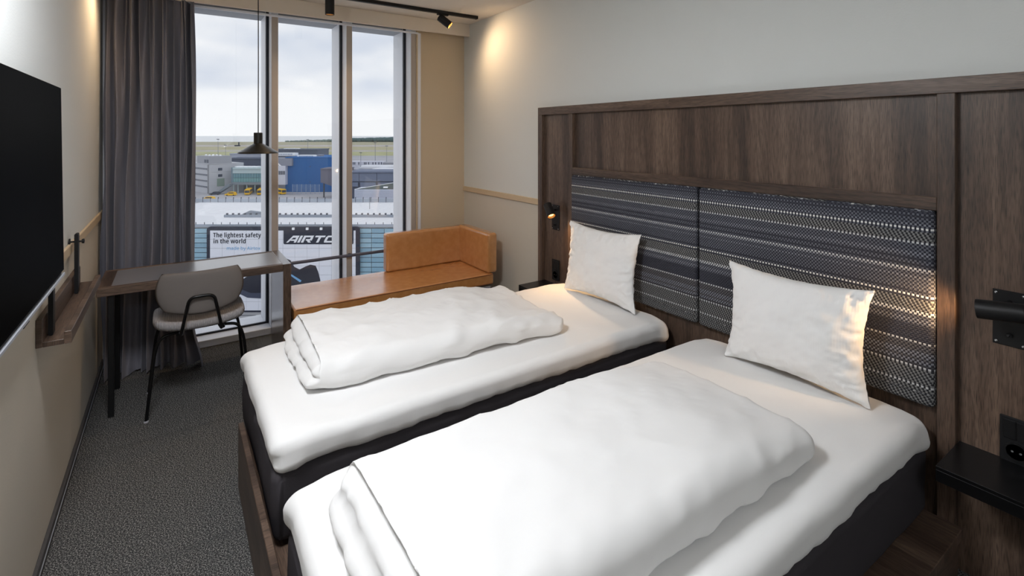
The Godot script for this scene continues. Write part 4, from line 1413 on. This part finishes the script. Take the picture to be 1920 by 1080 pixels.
func vehicle(called: String, label: String, category: String, u: float, d: float, l: float, w: float, h: float, turn: float, paint_m: Material, base := GROUND, bus := false) -> void:
	var o := outside(called, label, category, u, base, d, turn)
	var r := 0.34
	if bus:
		part("body", box(Vector3(-l / 2, 0.35, -w / 2), Vector3(l / 2, h, w / 2), 0.12), paint_m, o)
		for s in [-1.0, 1.0]:
			part("window", box(Vector3(-l * 0.46, h * 0.52, s * w / 2 - 0.03), Vector3(l * 0.46, h * 0.85, s * w / 2 + 0.03), 0.0), paint("pane_dark", Color.GRAY), o)
			part("windscreen", box(Vector3(s * l / 2 - 0.03, h * 0.42, -w * 0.43), Vector3(s * l / 2 + 0.03, h * 0.85, w * 0.43), 0.0), paint("pane_dark", Color.GRAY), o)
	else:
		var side := smooth_poly([Vector2(-l * 0.5, 0.35), Vector2(-l * 0.49, h * 0.52), Vector2(-l * 0.28, h * 0.62), Vector2(-l * 0.14, h * 0.98), Vector2(l * 0.2, h), Vector2(l * 0.42, h * 0.9), Vector2(l * 0.5, h * 0.5), Vector2(l * 0.5, 0.35)], 3)
		part("body", prism(side, -w / 2, w / 2), paint_m, o)
		for s in [-1.0, 1.0]:
			part("window", box(Vector3(-l * 0.16, h * 0.64, s * w / 2 - 0.03), Vector3(l * 0.36, h * 0.88, s * w / 2 + 0.03), 0.0), paint("pane_dark", Color.GRAY), o)
	for sx in [-0.32, 0.32]:
		for s in [-1.0, 1.0]:
			part("wheel", tube([Vector3(sx * l, r, s * (w / 2 - 0.2)), Vector3(sx * l, r, s * (w / 2 + 0.02))], r, 12), paint("tyre", srgb(30, 30, 33)), o)

func mast(label: String, u: float, v_top: float, d: float) -> void:
	var o := outside("floodlight_mast", label, "mast", u, GROUND, d, 0.0, "airport floodlight masts")
	var h := ly(v_top, d) - GROUND
	var r := d / F * 0.42
	part("pole", tube([Vector3.ZERO, Vector3(0, h, 0)], r, 6, r * 0.6), paint("mast_grey", srgb(120, 128, 142)), o)
	part("crossbar", brick(Vector3(d / F * 5.0, d / F * 0.5, 0.4)), paint("mast_grey", Color.GRAY), o, Vector3(0, h, 0))
	for i in 4:
		part("floodlight", brick(Vector3(d / F * 0.8, d / F * 1.0, 0.5)), paint("mast_dark", srgb(92, 98, 112)), o, Vector3((i - 1.5) * d / F * 1.3, h + d / F * 0.4, 0.3))

func woods(called: String, label: String, u0: float, u1: float, d: float, h0: float, h1: float, count: int, c: Color, sd: int) -> void:
	var r := RandomNumberGenerator.new()
	r.seed = sd
	var mm := MultiMesh.new()
	mm.transform_format = MultiMesh.TRANSFORM_3D
	var crown := SphereMesh.new()
	crown.radial_segments = 10
	crown.rings = 6
	crown.radius = 0.5
	crown.height = 1.0
	crown.material = mat(c, 0.95, 0.1)
	mm.mesh = crown
	mm.instance_count = count
	for i in count:
		var t := r.randf()
		var dd := d + r.randf_range(0.0, 160.0)
		var h := lerpf(h0, h1, t) * r.randf_range(0.65, 1.1)
		var p := out_at(lerpf(u0, u1, t), CY, dd)
		p.y = GROUND + h * 0.42
		mm.set_instance_transform(i, Transform3D(Basis.from_scale(Vector3(h * r.randf_range(0.9, 1.8), h, h)), p))
	var o := MultiMeshInstance3D.new()
	o.name = called
	o.multimesh = mm
	add_child(o)
	o.set_meta("kind", "stuff")
	tag(o, label, "trees")

func build_outside() -> void:
	strip("ground_tarmac", 40.0, 800.0, srgb(172, 172, 178), GROUND)
	strip("ground_grass", 800.0, 985.0, srgb(172, 172, 132), GROUND)
	strip("ground_taxiway", 985.0, 1100.0, srgb(176, 172, 166), GROUND)
	strip("ground_meadow", 1100.0, 1420.0, srgb(176, 170, 138), GROUND)
	strip("ground_runway", 1420.0, 1650.0, srgb(184, 178, 174), GROUND)
	strip("ground_far_grass", 1650.0, 2420.0, srgb(168, 164, 140), GROUND)
	strip("ground_sea", 2420.0, 16000.0, srgb(120, 140, 158), GROUND)
	build_garage()
	build_billboard()
	build_office()
	build_terminal()
	build_blue_hall()
	build_pier()
	airplane("white airliner parked behind the pier, its nose by the dark bridge end", 672.0, 313.9, 300.0, 1.55, 34.0, paint("plane_grey", srgb(150, 158, 176), 0.4))
	airplane("white airliner with red engines and fin parked nearest the pier", 694.0, 319.4, 281.0, 1.3, 30.0, paint("plane_red", srgb(196, 70, 66), 0.4))
	var yellow := paint("bus_yellow", srgb(240, 188, 28), 0.4)
	vehicle("van", "yellow van parked beside the outdoor stair", "van", 433.0, 272.0, 5.2, 2.0, 2.1, 0.1, yellow)
	vehicle("van", "dark blue van parked beside the grey office block", "van", 403.0, 276.0, 5.0, 1.9, 1.7, 0.3, paint("van_dark", srgb(52, 58, 74), 0.4))
	vehicle("van", "yellow van half hidden behind the roof parapet of the garage", "van", 391.0, 252.0, 6.0, 2.0, 2.0, 0.0, yellow)
	vehicle("bus", "yellow bus in the bay beside the outdoor stair", "bus", 466.0, 279.0, 11.0, 2.6, 3.1, 1.93, yellow, GROUND, true)
	vehicle("bus", "yellow bus in the bay between two columns of the terminal", "bus", 489.0, 279.0, 11.0, 2.6, 3.1, 1.93, yellow, GROUND, true)
	vehicle("bus", "yellow bus under the white-walled corner of the blue hall", "bus", 526.0, 279.0, 8.0, 2.6, 3.0, 2.45, yellow, GROUND, true)
	mast("tall floodlight mast behind the grey office block", 409.0, 261.5, 420.0)
	mast("floodlight mast with a short pole beyond the office block", 423.0, 272.5, 560.0)
	mast("floodlight mast beyond the blue hall", 577.0, 262.0, 700.0)
	mast("floodlight mast beside the end of the white concourse", 676.5, 286.5, 450.0)
	mast("tallest floodlight mast beyond the white concourse", 703.5, 268.0, 520.0)
	mast("floodlight mast at the grey annex of the white concourse", 725.0, 274.0, 500.0)
	woods("woodland", "dark green woodland on the horizon beyond the runway", 640.0, 790.0, 2380.0, 18.0, 27.0, 260, srgb(88, 108, 110), 61)
	woods("scrubland", "low grey-green scrub on the horizon beyond the runway", 535.0, 660.0, 2390.0, 6.0, 15.0, 200, srgb(128, 142, 138), 62)
	var hut := outside("radar_hut", "small dark hut with a mast standing on the airfield grass", "hut", 445.0, GROUND, 1480.0)
	part("hut", brick(Vector3(13.0, 3.4, 8.0)), paint("post_dark", Color.GRAY), hut, Vector3(0, 1.7, 0))
	part("mast", brick(Vector3(2.4, 12.0, 2.4)), paint("post_dark", Color.GRAY), hut, Vector3(4.5, 6.0, 0))

func _ready() -> void:
	rng.seed = 7
	set_camera_and_light()
	make_materials()
	M.black_pendant = mat(srgb(36, 34, 29), 0.3, 0.5, 0.2)
	build_room()
	build_windows()
	build_curtain()
	build_headboard()
	build_beds()
	build_desk()
	build_chair()
	build_bench()
	build_left_wall_things()
	reading_lamp("black reading lamp on a plate beside the pad, shining down at the bench-side bed", Vector3(XR - 0.02, 0.947, -2.845), Vector3(2.235, 0.968, -2.79), Vector3(2.255, 1.045, -2.865), Vector3(2.12, 0.5, -2.35), 0.3)
	reading_lamp("black reading lamp turned sideways at the woven pad by the wide oak stile", Vector3(XR - 0.02, 0.935, -0.447), Vector3(2.215, 0.972, -0.507), Vector3(2.225, 0.985, -0.39), Vector3(2.22, 0.88, -0.9), 0.34)
	outlet("black socket with two rockers under the lamp by the bench-side bed", Vector3(XR - 0.02, 0.563, -2.843))
	outlet("black socket with two rockers over the long black bedside shelf", Vector3(XR - 0.02, 0.533, -0.43))
	bedside_shelf("short black bedside shelf between the bench and the bed", -2.98, -2.74)
	bedside_shelf("long black bedside shelf under the sideways-turned lamp", -0.578, 0.3)
	build_ceiling_lamps()
	build_outside()
